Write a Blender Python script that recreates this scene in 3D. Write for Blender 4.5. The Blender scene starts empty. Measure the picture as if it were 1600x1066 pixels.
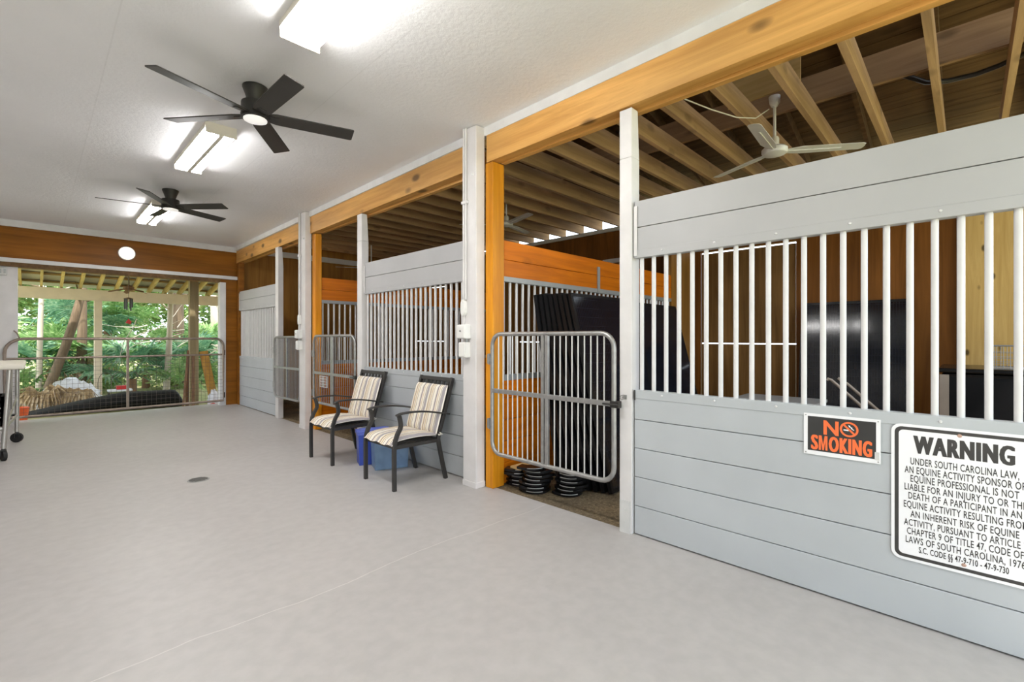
import bpy, math, random
from mathutils import Vector, Matrix
R = math.radians
rnd = random.Random(7)
S = bpy.context.scene
COL = S.collection

# ------------------------------------------------------------------ camera, sky, sun, exposure
cd = bpy.data.cameras.new('camera'); cd.sensor_width = 36; cd.lens = 36*730/1600
cd.shift_y = -4.5/1600; cd.clip_start = .05; cd.clip_end = 300
cam = bpy.data.objects.new('camera', cd); COL.objects.link(cam)
cam.location = (0, 0, 1.27); cam.rotation_euler = (R(90), 0, R(-45.7)); S.camera = cam

w = bpy.data.worlds.new('world'); S.world = w; w.use_nodes = True
bg = w.node_tree.nodes['Background']
bg.inputs[0].default_value = (.82, .91, 1, 1); bg.inputs[1].default_value = 2.6
sl = bpy.data.lights.new('sun', 'SUN'); sl.energy = 6.0; sl.angle = R(2); sl.color = (1, .95, .85)
sun = bpy.data.objects.new('sun', sl); COL.objects.link(sun)
sun.rotation_euler = (R(28), R(-14), 0)
LAMP = 34.0
S.view_settings.view_transform = 'Standard'; S.view_settings.look = 'None'
S.view_settings.exposure = 0.62; S.view_settings.gamma = 1
S.view_settings.use_curve_mapping = False
S.cycles.use_denoising = True
S.cycles.max_bounces = 10; S.cycles.diffuse_bounces = 6
S.cycles.sample_clamp_indirect = 6

# ------------------------------------------------------------------ materials
def newmat(name):
    m = bpy.data.materials.new(name); m.use_nodes = True
    nt = m.node_tree; return m, nt, nt.nodes['Principled BSDF']
def N(nt, t, **k):
    n = nt.nodes.new(t)
    for a, v in k.items(): setattr(n, a, v)
    return n
def ramp(nt, stops, interp='LINEAR'):
    r = N(nt, 'ShaderNodeValToRGB'); e = r.color_ramp.elements; r.color_ramp.interpolation = interp
    while len(e) < len(stops): e.new(.5)
    for x, (p, c) in zip(e, stops): x.position = p; x.color = (*c, 1)
    return r
def coords(nt, scale=(1, 1, 1), src='Object'):
    mp = N(nt, 'ShaderNodeMapping'); mp.inputs['Scale'].default_value = scale
    o = N(nt, 'ShaderNodeNewGeometry').outputs['Position'] if src == 'World' else N(nt, 'ShaderNodeTexCoord').outputs[src]
    nt.links.new(o, mp.inputs['Vector']); return mp.outputs[0]
def noise(nt, vec, scale, detail=3, rough=.5, dist=0):
    n = N(nt, 'ShaderNodeTexNoise'); nt.links.new(vec, n.inputs['Vector'])
    n.inputs['Scale'].default_value = scale; n.inputs['Detail'].default_value = detail
    n.inputs['Roughness'].default_value = rough; n.inputs['Distortion'].default_value = dist
    return n.outputs['Fac']
def bump(nt, p, h, strength=.2, dist=.01):
    b = N(nt, 'ShaderNodeBump'); b.inputs['Strength'].default_value = strength; b.inputs['Distance'].default_value = dist
    nt.links.new(h, b.inputs['Height']); nt.links.new(b.outputs[0], p.inputs['Normal'])
def mix(nt, f, a, b, mode='MIX'):
    m = N(nt, 'ShaderNodeMix'); m.data_type = 'RGBA'; m.blend_type = mode
    for i, v in ((0, f), (6, a), (7, b)):
        if hasattr(v, 'is_output'): nt.links.new(v, m.inputs[i])
        else: m.inputs[i].default_value = v if i == 0 else (*v, 1)
    return m.outputs[2]
def plain(name, c, rough=.5, metal=0, var=.06, nscale=6, bmp=0, bscale=60, spec=.5):
    m, nt, p = newmat(name); v = coords(nt)
    f = noise(nt, v, nscale, 4)
    r = ramp(nt, [(.3, tuple(x*(1-var) for x in c)), (.7, tuple(min(1, x*(1+var)) for x in c))])
    nt.links.new(f, r.inputs[0]); nt.links.new(r.outputs[0], p.inputs['Base Color'])
    p.inputs['Roughness'].default_value = rough; p.inputs['Metallic'].default_value = metal
    p.inputs['Specular IOR Level'].default_value = spec
    if bmp: bump(nt, p, noise(nt, v, bscale, 3), bmp, .004)
    return m
def wood(name, dark, light, axis='x', rough=.5, grain=9, knots=.0, spec=.4, broad=.35, kd=4.5):
    m, nt, p = newmat(name)
    sc = [grain]*3; sc['xyz'.index(axis)] = grain*.06
    v = coords(nt, tuple(sc), 'World'); f = noise(nt, v, 3, 6, .62, .6)
    r = ramp(nt, [(.25, dark), (.75, light)]); nt.links.new(f, r.inputs[0])
    sc2 = [1.6]*3; sc2['xyz'.index(axis)] = .5
    g = noise(nt, coords(nt, tuple(sc2), 'World'), 1.3, 3)
    r2 = ramp(nt, [(.25, (1-broad,)*3), (.75, (1+broad*.6,)*3)]); nt.links.new(g, r2.inputs[0])
    c = mix(nt, 1.0, r.outputs[0], r2.outputs[0], 'MULTIPLY')
    if knots:
        sc3 = [kd]*3; sc3['xyz'.index(axis)] = kd*.5
        vo = N(nt, 'ShaderNodeTexVoronoi'); nt.links.new(coords(nt, tuple(sc3), 'World'), vo.inputs['Vector'])
        vo.inputs['Scale'].default_value = 1
        kr = ramp(nt, [(.10, (1, 1, 1)), (.20, (0, 0, 0))]); nt.links.new(vo.outputs['Distance'], kr.inputs[0])
        mu = N(nt, 'ShaderNodeMath', operation='MULTIPLY'); nt.links.new(kr.outputs[0], mu.inputs[0]); mu.inputs[1].default_value = knots
        c = mix(nt, mu.outputs[0], c, tuple(x*.18 for x in dark))
    nt.links.new(c, p.inputs['Base Color'])
    p.inputs['Roughness'].default_value = rough; p.inputs['Specular IOR Level'].default_value = spec
    bump(nt, p, f, .15, .003)
    return m
def emit(name, c, s):
    m, nt, p = newmat(name); p.inputs['Base Color'].default_value = (.9, .9, .9, 1)
    p.inputs['Emission Color'].default_value = (*c, 1); p.inputs['Emission Strength'].default_value = s
    return m
def leafmat(name, cols, trans=.35, scale=1.2):
    m, nt, p = newmat(name)
    a = noise(nt, coords(nt), scale, 2); b = noise(nt, coords(nt), 17, 2)
    ad = N(nt, 'ShaderNodeMath', operation='ADD'); nt.links.new(a, ad.inputs[0]); nt.links.new(b, ad.inputs[1])
    hf = N(nt, 'ShaderNodeMath', operation='MULTIPLY'); nt.links.new(ad.outputs[0], hf.inputs[0]); hf.inputs[1].default_value = .5
    r = ramp(nt, [(.34, cols[0]), (.5, cols[1]), (.64, cols[2])]); nt.links.new(hf.outputs[0], r.inputs[0])
    nt.links.new(r.outputs[0], p.inputs['Base Color']); p.inputs['Roughness'].default_value = .45
    t = N(nt, 'ShaderNodeBsdfTranslucent'); nt.links.new(r.outputs[0], t.inputs[0])
    ms = N(nt, 'ShaderNodeMixShader'); ms.inputs[0].default_value = trans
    nt.links.new(p.outputs[0], ms.inputs[1]); nt.links.new(t.outputs[0], ms.inputs[2])
    nt.links.new(ms.outputs[0], nt.nodes['Material Output'].inputs[0])
    return m

M = {}
M['white'] = plain('white_paint', (.68, .66, .655), .45, bmp=.12, bscale=25)
M['trimwhite'] = plain('trim_paint', (.72, .72, .72), .5)
M['grey'] = plain('grey_board_paint', (.455, .48, .50), .5, var=.05, nscale=2.5, bmp=.12, bscale=18)
M['greytop'] = plain('pale_grey_board_paint', (.425, .425, .43), .5, var=.04, nscale=2.5, bmp=.12, bscale=18)
M['bar'] = plain('bar_paint', (.68, .67, .67), .35)
M['rail'] = plain('rail_paint', (.6, .6, .59), .45)
M['railgrey'] = plain('grey_rail_metal', (.36, .37, .37), .4, .3)
M['ply'] = wood('stained_plywood', (.17, .058, .006), (.34, .128, .014), 'x', .4, 4, spec=.15)
M['plyv'] = wood('stained_plywood_upright', (.115, .043, .008), (.26, .10, .02), 'z', .45, 4, spec=.12)
M['plyend'] = wood('stained_end_plywood', (.22, .10, .018), (.44, .215, .05), 'z', .45, 4, spec=.15)
M['plydoor'] = wood('weathered_plywood_door', (.13, .066, .018), (.3, .165, .055), 'z', .6, 5, spec=.15)
M['orange'] = wood('varnished_orange_boards', (.50, .115, .003), (.80, .225, .006), 'x', .35, 6, .25, spec=.2)
M['orangev'] = wood('varnished_orange_post', (.52, .17, .006), (.84, .36, .018), 'z', .35, 6, .2, spec=.25)
M['beam'] = wood('honey_beam', (.50, .235, .05), (.86, .49, .155), 'y', .45, 5, .85, broad=.25)
M['joist'] = wood('raw_joist', (.36, .22, .115), (.63, .41, .225), 'x', .75, 6, .35)
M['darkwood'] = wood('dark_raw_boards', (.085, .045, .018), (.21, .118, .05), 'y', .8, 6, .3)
M['cross'] = wood('raw_cross_beam', (.32, .19, .10), (.52, .34, .19), 'y', .75, 6, .5)
M['pine'] = wood('pale_pine', (.46, .28, .075), (.68, .46, .17), 'z', .6, 7, .95, broad=.2, spec=.2, kd=9)
M['pine_x'] = wood('pale_pine_board', (.52, .34, .12), (.74, .53, .24), 'y', .6, 7, .4)
M['blackmetal'] = plain('matt_black_metal', (.022, .020, .018), .42, .0)
M['blackwood'] = plain('black_fan_blade', (.035, .031, .027), .5)
M['chair'] = plain('charcoal_chair_frame', (.028, .025, .023), .45)
M['galv'] = plain('galvanised_tube', (.36, .355, .345), .38, .7, var=.12, nscale=25)
M['rod'] = plain('bright_rod', (.72, .71, .69), .35, .3)
M['brown_tube'] = plain('weathered_tube', (.30, .24, .20), .4, .5, var=.15, nscale=20)
M['wire'] = plain('dark_wire', (.10, .085, .07), .5, .4)
M['steel'] = plain('cart_steel', (.55, .53, .49), .32, .8)
M['cream'] = plain('cream_plastic', (.74, .70, .61), .45)
M['rubber'] = plain('black_rubber', (.015, .014, .014), .6)
M['fanwhite'] = plain('white_enamel', (.74, .73, .70), .35)
M['bluebin'] = plain('royal_blue_plastic', (.035, .075, .42), .35)
M['bluelid'] = plain('blue_plastic_lid', (.11, .16, .58), .4)
M['box'] = plain('pvc_box', (.80, .79, .76), .4)
M['outdoor_beam'] = plain('cream_porch_paint', (.62, .53, .40), .6)
M['outdoor_post'] = wood('treated_post', (.26, .21, .11), (.40, .33, .19), 'z', .7, 6)
M['rafter'] = wood('new_rafter', (.55, .40, .16), (.75, .58, .27), 'y', .6, 6, .2)
M['goldboard'] = wood('golden_board', (.34, .17, .025), (.62, .36, .07), 'z', .6, 6, .4)
M['deckwood'] = wood('dark_red_plank', (.07, .03, .012), (.18, .085, .035), 'z', .7, 6)
M['purlin'] = wood('new_purlin', (.30, .2, .09), (.5, .36, .18), 'x', .6, 6, .4)
M['roofmetal'] = plain('pale_roof_sheet', (.6, .57, .56), .5)
M['bark'] = wood('bark', (.09, .06, .038), (.24, .17, .11), 'z', .9, 9)
M['barkred'] = wood('reddish_bark', (.15, .075, .04), (.33, .2, .12), 'z', .9, 9)
M['palebark'] = wood('pale_bark', (.45, .38, .3), (.7, .62, .52), 'z', .8, 7)
M['palm'] = leafmat('palm_leaf', [(.06, .15, .04), (.20, .36, .11), (.46, .57, .27)], scale=2.5)
M['palm2'] = leafmat('blue_green_palm_leaf', [(.045, .14, .07), (.14, .31, .17), (.36, .50, .30)], scale=2.5)
M['leaf'] = leafmat('woodland_leaf', [(.06, .14, .04), (.22, .36, .11), (.64, .70, .32)], .45, .8)
M['deadleaf'] = leafmat('dead_palm_leaf', [(.2, .12, .055), (.42, .30, .16), (.66, .53, .34)], .2)
M['tarp'] = plain('white_tarp', (.78, .82, .88), .5, bmp=.3, bscale=12)
M['blackplastic'] = plain('black_ribbed_plastic', (.010, .010, .010), .7, bmp=.2, bscale=40, spec=.2)
M['orangeplastic'] = plain('orange_plastic', (.75, .12, .03), .4)
M['red'] = plain('red_paint', (.55, .03, .03), .5)
M['chest'] = plain('black_gloss_chest', (.010, .010, .011), .22, spec=.22)
M['beige'] = plain('beige_strip', (.42, .36, .30), .5)
M['dullmetal'] = plain('dull_aluminium', (.34, .34, .33), .45, .6)
M['signwhite'] = plain('sign_white', (.86, .86, .88), .35, var=.01)
M['signink'] = plain('sign_ink', (.045, .042, .04), .5)
M['signblack'] = plain('sign_black', (.035, .034, .033), .4)
M['signorange'] = plain('sign_orange', (.95, .17, .045), .5, var=.02)
M['rust'] = plain('rusty_rivet', (.5, .33, .26), .5, .3)
M['lens'] = emit('lit_diffuser', (1, .985, .97), LAMP)
M['fanlens'] = emit('fan_light_lens', (1, .96, .9), .35)
M['walllamp'] = emit('wall_lamp_glass', (1, .88, .70), .75)

def floor_mat():
    m, nt, p = newmat('painted_concrete'); v = coords(nt)
    a = noise(nt, v, .8, 5, .6); b = noise(nt, v, 14, 4)
    r = ramp(nt, [(.3, (.415, .395, .385)), (.7, (.465, .445, .432))]); nt.links.new(a, r.inputs[0])
    r2 = ramp(nt, [(.35, (.95, .95, .95)), (.65, (1.03, 1.03, 1.03))]); nt.links.new(b, r2.inputs[0])
    c = mix(nt, 1., r.outputs[0], r2.outputs[0], 'MULTIPLY')
    # hairline crack across the slab
    sp = N(nt, 'ShaderNodeSeparateXYZ'); nt.links.new(v, sp.inputs[0])
    wv = noise(nt, v, 1.4, 5)
    k = N(nt, 'ShaderNodeMath', operation='MULTIPLY_ADD'); nt.links.new(wv, k.inputs[0]); k.inputs[1].default_value = .14; nt.links.new(sp.outputs[1], k.inputs[2])
    d = N(nt, 'ShaderNodeMath', operation='SUBTRACT'); nt.links.new(k.outputs[0], d.inputs[0]); d.inputs[1].default_value = 2.39
    ab = N(nt, 'ShaderNodeMath', operation='ABSOLUTE'); nt.links.new(d.outputs[0], ab.inputs[0])
    lt = N(nt, 'ShaderNodeMath', operation='LESS_THAN'); nt.links.new(ab.outputs[0], lt.inputs[0]); lt.inputs[1].default_value = .003
    fa = N(nt, 'ShaderNodeMath', operation='MULTIPLY'); nt.links.new(lt.outputs[0], fa.inputs[0]); fa.inputs[1].default_value = .35
    c = mix(nt, fa.outputs[0], c, (.78, .75, .71))
    nt.links.new(c, p.inputs['Base Color']); p.inputs['Roughness'].default_value = .42
    p.inputs['Specular IOR Level'].default_value = .35
    bump(nt, p, b, .05, .003); return m
def ceil_mat():
    m, nt, p = newmat('textured_ceiling_paint'); v = coords(nt)
    a = noise(nt, v, 28, 5, .65); g = noise(nt, v, 1.2, 3)
    r = ramp(nt, [(.3, (.80, .80, .815)), (.7, (.86, .86, .875))]); nt.links.new(g, r.inputs[0])
    sp = N(nt, 'ShaderNodeSeparateXYZ'); nt.links.new(v, sp.inputs[0])
    def seam(out, at, wid):
        s = N(nt, 'ShaderNodeMath', operation='SUBTRACT'); nt.links.new(out, s.inputs[0]); s.inputs[1].default_value = at
        q = N(nt, 'ShaderNodeMath', operation='ABSOLUTE'); nt.links.new(s.outputs[0], q.inputs[0])
        l = N(nt, 'ShaderNodeMath', operation='LESS_THAN'); nt.links.new(q.outputs[0], l.inputs[0]); l.inputs[1].default_value = wid
        return l.outputs[0]
    md = N(nt, 'ShaderNodeMath', operation='PINGPONG'); nt.links.new(sp.outputs[1], md.inputs[0]); md.inputs[1].default_value = 1.22
    s1 = seam(sp.outputs[0], .33, .004); s2 = seam(sp.outputs[0], 1.55, .004)
    mx = N(nt, 'ShaderNodeMath', operation='MAXIMUM'); nt.links.new(s1, mx.inputs[0]); nt.links.new(s2, mx.inputs[1])
    fa = N(nt, 'ShaderNodeMath', operation='MULTIPLY'); nt.links.new(mx.outputs[0], fa.inputs[0]); fa.inputs[1].default_value = .12
    c = mix(nt, fa.outputs[0], r.outputs[0], (.42, .41, .40))
    nt.links.new(c, p.inputs['Base Color']); p.inputs['Roughness'].default_value = .6
    bump(nt, p, a, .45, .008); return m
def dirt_mat():
    m, nt, p = newmat('stall_bedding'); v = coords(nt)
    a = noise(nt, v, 45, 6, .75); b = noise(nt, v, 3, 3)
    r = ramp(nt, [(.32, (.08, .058, .032)), (.55, (.24, .18, .105)), (.75, (.46, .37, .24))]); nt.links.new(a, r.inputs[0])
    r2 = ramp(nt, [(.3, (.7, .7, .7)), (.7, (1.15, 1.1, 1.0))]); nt.links.new(b, r2.inputs[0])
    nt.links.new(mix(nt, 1., r.outputs[0], r2.outputs[0], 'MULTIPLY'), p.inputs['Base Color'])
    p.inputs['Roughness'].default_value = .95; bump(nt, p, a, .9, .02); return m
def ground_mat():
    m, nt, p = newmat('woodland_ground'); v = coords(nt)
    a = noise(nt, v, 9, 6, .7); b = noise(nt, v, .6, 3)
    r = ramp(nt, [(.3, (.16, .12, .06)), (.5, (.36, .31, .16)), (.7, (.52, .47, .28))]); nt.links.new(a, r.inputs[0])
    r2 = ramp(nt, [(.35, (.25, .36, .10)), (.6, (.46, .42, .22))]); nt.links.new(b, r2.inputs[0])
    nt.links.new(mix(nt, .5, r.outputs[0], r2.outputs[0]), p.inputs['Base Color'])
    p.inputs['Roughness'].default_value = .95; bump(nt, p, a, .8, .03); return m
def stripe_mat():
    m, nt, p = newmat('striped_cushion_cloth'); v = coords(nt)
    sp = N(nt, 'ShaderNodeSeparateXYZ'); nt.links.new(v, sp.inputs[0])
    k = N(nt, 'ShaderNodeMath', operation='MULTIPLY_ADD'); nt.links.new(sp.outputs[1], k.inputs[0]); k.inputs[1].default_value = 1/.235; k.inputs[2].default_value = .5
    f = N(nt, 'ShaderNodeMath', operation='FRACT'); nt.links.new(k.outputs[0], f.inputs[0])
    cr, tan, br, gy = (.84, .79, .70), (.62, .50, .34), (.22, .14, .09), (.36, .33, .34)
    st = [(0, cr), (.09, br), (.12, cr), (.17, tan), (.25, cr), (.29, br), (.32, tan), (.38, cr), (.47, gy), (.60, cr), (.63, br), (.66, cr), (.74, tan), (.79, cr), (.84, br), (.87, gy), (.93, cr)]
    r = ramp(nt, st, 'CONSTANT'); nt.links.new(f.outputs[0], r.inputs[0])
    nt.links.new(r.outputs[0], p.inputs['Base Color']); p.inputs['Roughness'].default_value = .9
    bump(nt, p, noise(nt, v, 200, 2), .15, .002); return m
def solar_mat():
    m, nt, p = newmat('solar_cell_glass'); v = coords(nt)
    sp = N(nt, 'ShaderNodeSeparateXYZ'); nt.links.new(v, sp.inputs[0])
    out = None
    for o, per, wd in ((0, .026, .10), (2, .083, .035)):
        k = N(nt, 'ShaderNodeMath', operation='MULTIPLY'); nt.links.new(sp.outputs[o], k.inputs[0]); k.inputs[1].default_value = 1/per
        f = N(nt, 'ShaderNodeMath', operation='FRACT'); nt.links.new(k.outputs[0], f.inputs[0])
        l = N(nt, 'ShaderNodeMath', operation='LESS_THAN'); nt.links.new(f.outputs[0], l.inputs[0]); l.inputs[1].default_value = wd
        if out is None: out = l.outputs[0]
        else:
            x = N(nt, 'ShaderNodeMath', operation='MAXIMUM'); nt.links.new(out, x.inputs[0]); nt.links.new(l.outputs[0], x.inputs[1]); out = x.outputs[0]
    c = mix(nt, out, (.006, .007, .012), (.022, .022, .027))
    nt.links.new(c, p.inputs['Base Color']); p.inputs['Roughness'].default_value = .10; p.inputs['Specular IOR Level'].default_value = .35
    bump(nt, p, noise(nt, coords(nt, (40, 2, 2)), 2, 2), .06, .002); return m
def clear_bin_mat():
    m, nt, p = newmat('translucent_blue_plastic')
    p.inputs['Base Color'].default_value = (.24, .36, .52, 1); p.inputs['Roughness'].default_value = .3
    t = N(nt, 'ShaderNodeBsdfTransparent'); t.inputs[0].default_value = (.55, .68, .85, 1)
    f = noise(nt, coords(nt), 9, 2); r = ramp(nt, [(.4, (.25,)*3), (.7, (.42,)*3)]); nt.links.new(f, r.inputs[0])
    ms = N(nt, 'ShaderNodeMixShader'); nt.links.new(r.outputs[0], ms.inputs[0])
    nt.links.new(p.outputs[0], ms.inputs[1]); nt.links.new(t.outputs[0], ms.inputs[2])
    nt.links.new(ms.outputs[0], nt.nodes['Material Output'].inputs[0]); return m
M['floor'] = floor_mat(); M['ceil'] = ceil_mat(); M['dirt'] = dirt_mat(); M['ground'] = ground_mat()
M['stripe'] = stripe_mat(); M['solar'] = solar_mat(); M['clearbin'] = clear_bin_mat()

# ------------------------------------------------------------------ mesh builder
def wloc(o):
    v = Vector((0, 0, 0))
    while o is not None: v += o.location; o = o.parent
    return v
class MB:
    def __init__(s): s.v = []; s.f = []
    def add(s, vs, fs):
        n = len(s.v); s.v += [tuple(x) for x in vs]; s.f += [tuple(i+n for i in f) for f in fs]; return s
    def box(s, x0, y0, z0, x1, y1, z1):
        return s.add([(x0,y0,z0),(x1,y0,z0),(x1,y1,z0),(x0,y1,z0),(x0,y0,z1),(x1,y0,z1),(x1,y1,z1),(x0,y1,z1)],
                     [(0,3,2,1),(4,5,6,7),(0,1,5,4),(1,2,6,5),(2,3,7,6),(3,0,4,7)])
    def cbox(s, c, h, mat=None):
        x, y, z = h
        vs = [Vector(p) for p in ((-x,-y,-z),(x,-y,-z),(x,y,-z),(-x,y,-z),(-x,-y,z),(x,-y,z),(x,y,z),(-x,y,z))]
        if mat is not None: vs = [mat @ p for p in vs]
        return s.add([p+Vector(c) for p in vs], [(0,3,2,1),(4,5,6,7),(0,1,5,4),(1,2,6,5),(2,3,7,6),(3,0,4,7)])
    def bar(s, a, b, wd, hd, up=(0,0,1)):          # rectangular bar from a to b
        a, b = Vector(a), Vector(b); d = (b-a).normalized(); u = Vector(up)
        sd = d.cross(u)
        if sd.length < 1e-4: sd = d.cross(Vector((1,0,0)))
        sd.normalize(); u = sd.cross(d)
        vs = []
        for p in (a, b):
            for i, j in ((-1,-1),(1,-1),(1,1),(-1,1)): vs.append(p+sd*wd*i/2+u*hd*j/2)
        return s.add(vs, [(0,1,2,3),(7,6,5,4),(0,4,5,1),(1,5,6,2),(2,6,7,3),(3,7,4,0)])
    def tube(s, pts, r, n=10, closed=False, cap=True):
        pts = [Vector(p) for p in pts]; m = len(pts); rs = r if isinstance(r, (list, tuple)) else [r]*m
        rings = []; prev = None
        for i, p in enumerate(pts):
            if closed: d = pts[(i+1) % m]-pts[i-1]
            else: d = pts[min(i+1, m-1)]-pts[max(i-1, 0)]
            d.normalize()
            if prev is None:
                a = d.cross(Vector((0,0,1)))
                if a.length < .05: a = d.cross(Vector((0,1,0)))
            else: a = prev-d*prev.dot(d)
            a.normalize(); prev = a; b = d.cross(a)
            rings.append([p+(a*math.cos(2*math.pi*k/n)+b*math.sin(2*math.pi*k/n))*rs[i] for k in range(n)])
        vs = [q for g in rings for q in g]; fs = []
        for i in range(m if closed else m-1):
            j = (i+1) % m
            for k in range(n): fs.append((i*n+k, i*n+(k+1) % n, j*n+(k+1) % n, j*n+k))
        if cap and not closed: fs += [tuple(range(n))[::-1], tuple((m-1)*n+k for k in range(n))]
        return s.add(vs, fs)
    def lathe(s, prof, c=(0,0,0), n=24):           # prof: (radius, z) from bottom/top, around z
        vs = []; fs = []
        for r, z in prof:
            for k in range(n):
                a = 2*math.pi*k/n; vs.append((c[0]+r*math.cos(a), c[1]+r*math.sin(a), c[2]+z))
        for i in range(len(prof)-1):
            for k in range(n): fs.append((i*n+k, i*n+(k+1) % n, (i+1)*n+(k+1) % n, (i+1)*n+k))
        fs += [tuple(range(n))[::-1], tuple((len(prof)-1)*n+k for k in range(n))]
        return s.add(vs, fs)
    def prism(s, poly, f):                         # poly 2-D outline, f maps (a, b, t) to a point, t in 0..1
        n = len(poly); vs = [f(a, b, 0) for a, b in poly]+[f(a, b, 1) for a, b in poly]
        return s.add(vs, [tuple(range(n))[::-1], tuple(range(n, 2*n))]+[(i, (i+1) % n, n+(i+1) % n, n+i) for i in range(n)])
    def build(s, name, mat, parent=None, bevel=0, smooth=False, solid=0, origin=None, subsurf=0):
        if parent is not None: o0 = wloc(parent)
        elif origin is not None: o0 = Vector(origin)
        else:
            xs = [p[0] for p in s.v]; ys = [p[1] for p in s.v]; zs = [p[2] for p in s.v]
            o0 = Vector(((min(xs)+max(xs))/2, (min(ys)+max(ys))/2, min(zs)))
        me = bpy.data.meshes.new(name); me.from_pydata([tuple(Vector(p)-o0) for p in s.v], [], s.f); me.update()
        import bmesh
        b = bmesh.new(); b.from_mesh(me); bmesh.ops.recalc_face_normals(b, faces=b.faces[:]); b.to_mesh(me); b.free()
        if mat: me.materials.append(M[mat] if isinstance(mat, str) else mat)
        ob = bpy.data.objects.new(name, me); COL.objects.link(ob)
        if parent is not None: ob.parent = parent
        else: ob.location = o0
        if bevel:
            md = ob.modifiers.new('bevel', 'BEVEL'); md.width = bevel; md.segments = 2; md.limit_method = 'ANGLE'
        if solid:
            md = ob.modifiers.new('solid', 'SOLIDIFY'); md.thickness = solid
        if subsurf:
            md = ob.modifiers.new('sub', 'SUBSURF'); md.levels = subsurf; md.render_levels = subsurf
        if smooth:
            for p in me.polygons: p.use_smooth = True
            if not subsurf:
                try: me.set_sharp_from_angle(angle=R(40))
                except Exception: pass
        return ob
def tag(o, label, cat, group=None, kind=None):
    o['label'] = label; o['category'] = cat
    if group: o['group'] = group
    if kind: o['kind'] = kind
    return o
def root(name, loc, label, cat, group=None, rz=0):
    o = bpy.data.objects.new(name, None); o.empty_display_size = .1; COL.objects.link(o)
    o.location = loc; o.rotation_euler = (0, 0, rz); return tag(o, label, cat, group)
def struct(o): o['kind'] = 'structure'; return o
def dup(o, loc, rz=0, label=None, group=None):
    r = o.copy(); COL.objects.link(r); r.location = loc; r.rotation_euler = (0, 0, rz)
    if label: r['label'] = label
    if group: r['group'] = group
    for c in o.children:
        k = c.copy(); COL.objects.link(k); k.parent = r
        for g in c.children:
            q = g.copy(); COL.objects.link(q); q.parent = k
    return r
def box(*a): return MB().box(*a)
def zs(Y): return -.0085*(Y-1.5)                   # the old roof line drops a little towards the far door

# ------------------------------------------------------------------ room shell
struct(box(-.85, -2.0, -.12, 2.745, 10.45, 0).build('floor', 'floor', origin=(0, 0, 0)))
struct(box(2.745, -2.0, -.12, 6.8, 10.1, -.005).build('floor', 'dirt', origin=(0, 0, 0)))
def ceil():
    m = MB(); x0, x1, y0, y1 = -.85, 2.745, -2.0, 10.12
    v = [(x, y, 3.085+zs(y)+t) for t in (0, .05) for x, y in ((x0,y0),(x1,y0),(x1,y1),(x0,y1))]
    m.add(v, [(0,1,2,3),(7,6,5,4),(0,4,5,1),(1,5,6,2),(2,6,7,3),(3,7,4,0)])
    return m.build('ceiling', 'ceil', origin=(0, 0, 0))
struct(ceil())
struct(box(-.97, -2.0, 0, -.85, 10.25, 3.2).build('wall_left', 'white'))
# far end wall with its wide opening
m = box(-.159, 10.1, 2.32, 2.474, 10.22, 3.2); m.box(-.85, 10.1, 2.32, -.159, 10.22, 3.2); m.box(2.545, 10.1, 0, 2.8, 10.22, 3.2); m.box(2.474, 10.1, 2.32, 2.545, 10.22, 3.2)
struct(m.build('wall_end', 'ply', origin=(0, 0, 0)))
struct(box(2.8, 10.1, 0, 6.8, 10.22, 3.5).build('wall_stall_end', 'plyend', origin=(0, 0, 0)))
struct(box(2.85, 10.07, 2.93, 6.76, 10.1, 3.04).build('trim_8', 'rail'))
struct(box(-.85, 10.08, 0, -.159, 10.2, 2.33).build('door_1', 'white', bevel=.004))
struct(box(2.452, 10.07, 0, 2.552, 10.21, 2.325).build('trim_1', 'trimwhite', bevel=.004))
struct(box(-.85, 10.02, 2.385, 2.735, 10.1, 2.446).build('trim_2', 'trimwhite', bevel=.003))
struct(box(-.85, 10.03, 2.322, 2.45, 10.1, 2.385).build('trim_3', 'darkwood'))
struct(box(-.85, 10.07, 2.915, 2.735, 10.1, 3.03).build('trim_4', 'trimwhite', bevel=.003))
m = MB(); v = []
for y in (-2.0, 10.08):
    for x, z in ((2.695, 3.01), (2.745, 3.01), (2.745, 3.09), (2.695, 3.09)): v.append((x, y, z+zs(y)))
m.add(v, [(0,1,2,3),(7,6,5,4),(0,4,5,1),(1,5,6,2),(2,6,7,3),(3,7,4,0)])
struct(m.build('trim_5', 'trimwhite', origin=(0, 0, 0)))
# wall on the near side of the stalls, out of frame
struct(box(2.72, -2.0, 0, 2.78, -.42, 3.1).build('wall_right', 'grey'))
struct(box(2.78, -1.02, 0, 6.8, -.95, 1.0).build('wall_stall_near', 'plyv', origin=(0, 0, 0)))  # unseen; kept low so daylight from the open end reaches the stalls
# back wall of the stalls: plywood, with three split doors
DOORS = [(1.58, 2.78), (5.26, 6.46), (8.86, 10.06)]
m = MB(); y = -.95
for a, b in DOORS:
    m.box(6.8, y, 0, 6.86, a-.012, 3.06); m.box(6.8, a-.012, 2.512, 6.86, b+.012, 3.06); y = b+.012
m.box(6.8, y, 0, 6.86, 10.1, 3.06)
struct(m.build('wall_back', 'plyv', origin=(0, 0, 0)))
for i, (a, b) in enumerate(DOORS):
    d = struct(box(6.82, a, .02, 6.865, b, 1.186).build('door_%d' % (2*i+2), 'plydoor'))
    d = struct(box(6.82, a, 1.202, 6.865, b, 2.488).build('door_%d' % (2*i+3), 'plydoor'))
struct(box(6.76, -.95, 3.06, 6.9, 10.1, 3.12).build('trim_6', 'rail', origin=(0, 0, 0)))
struct(box(6.77, 3.9, 2.53, 6.8, 4.45, 2.6).build('trim_7', 'trimwhite'))
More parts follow.
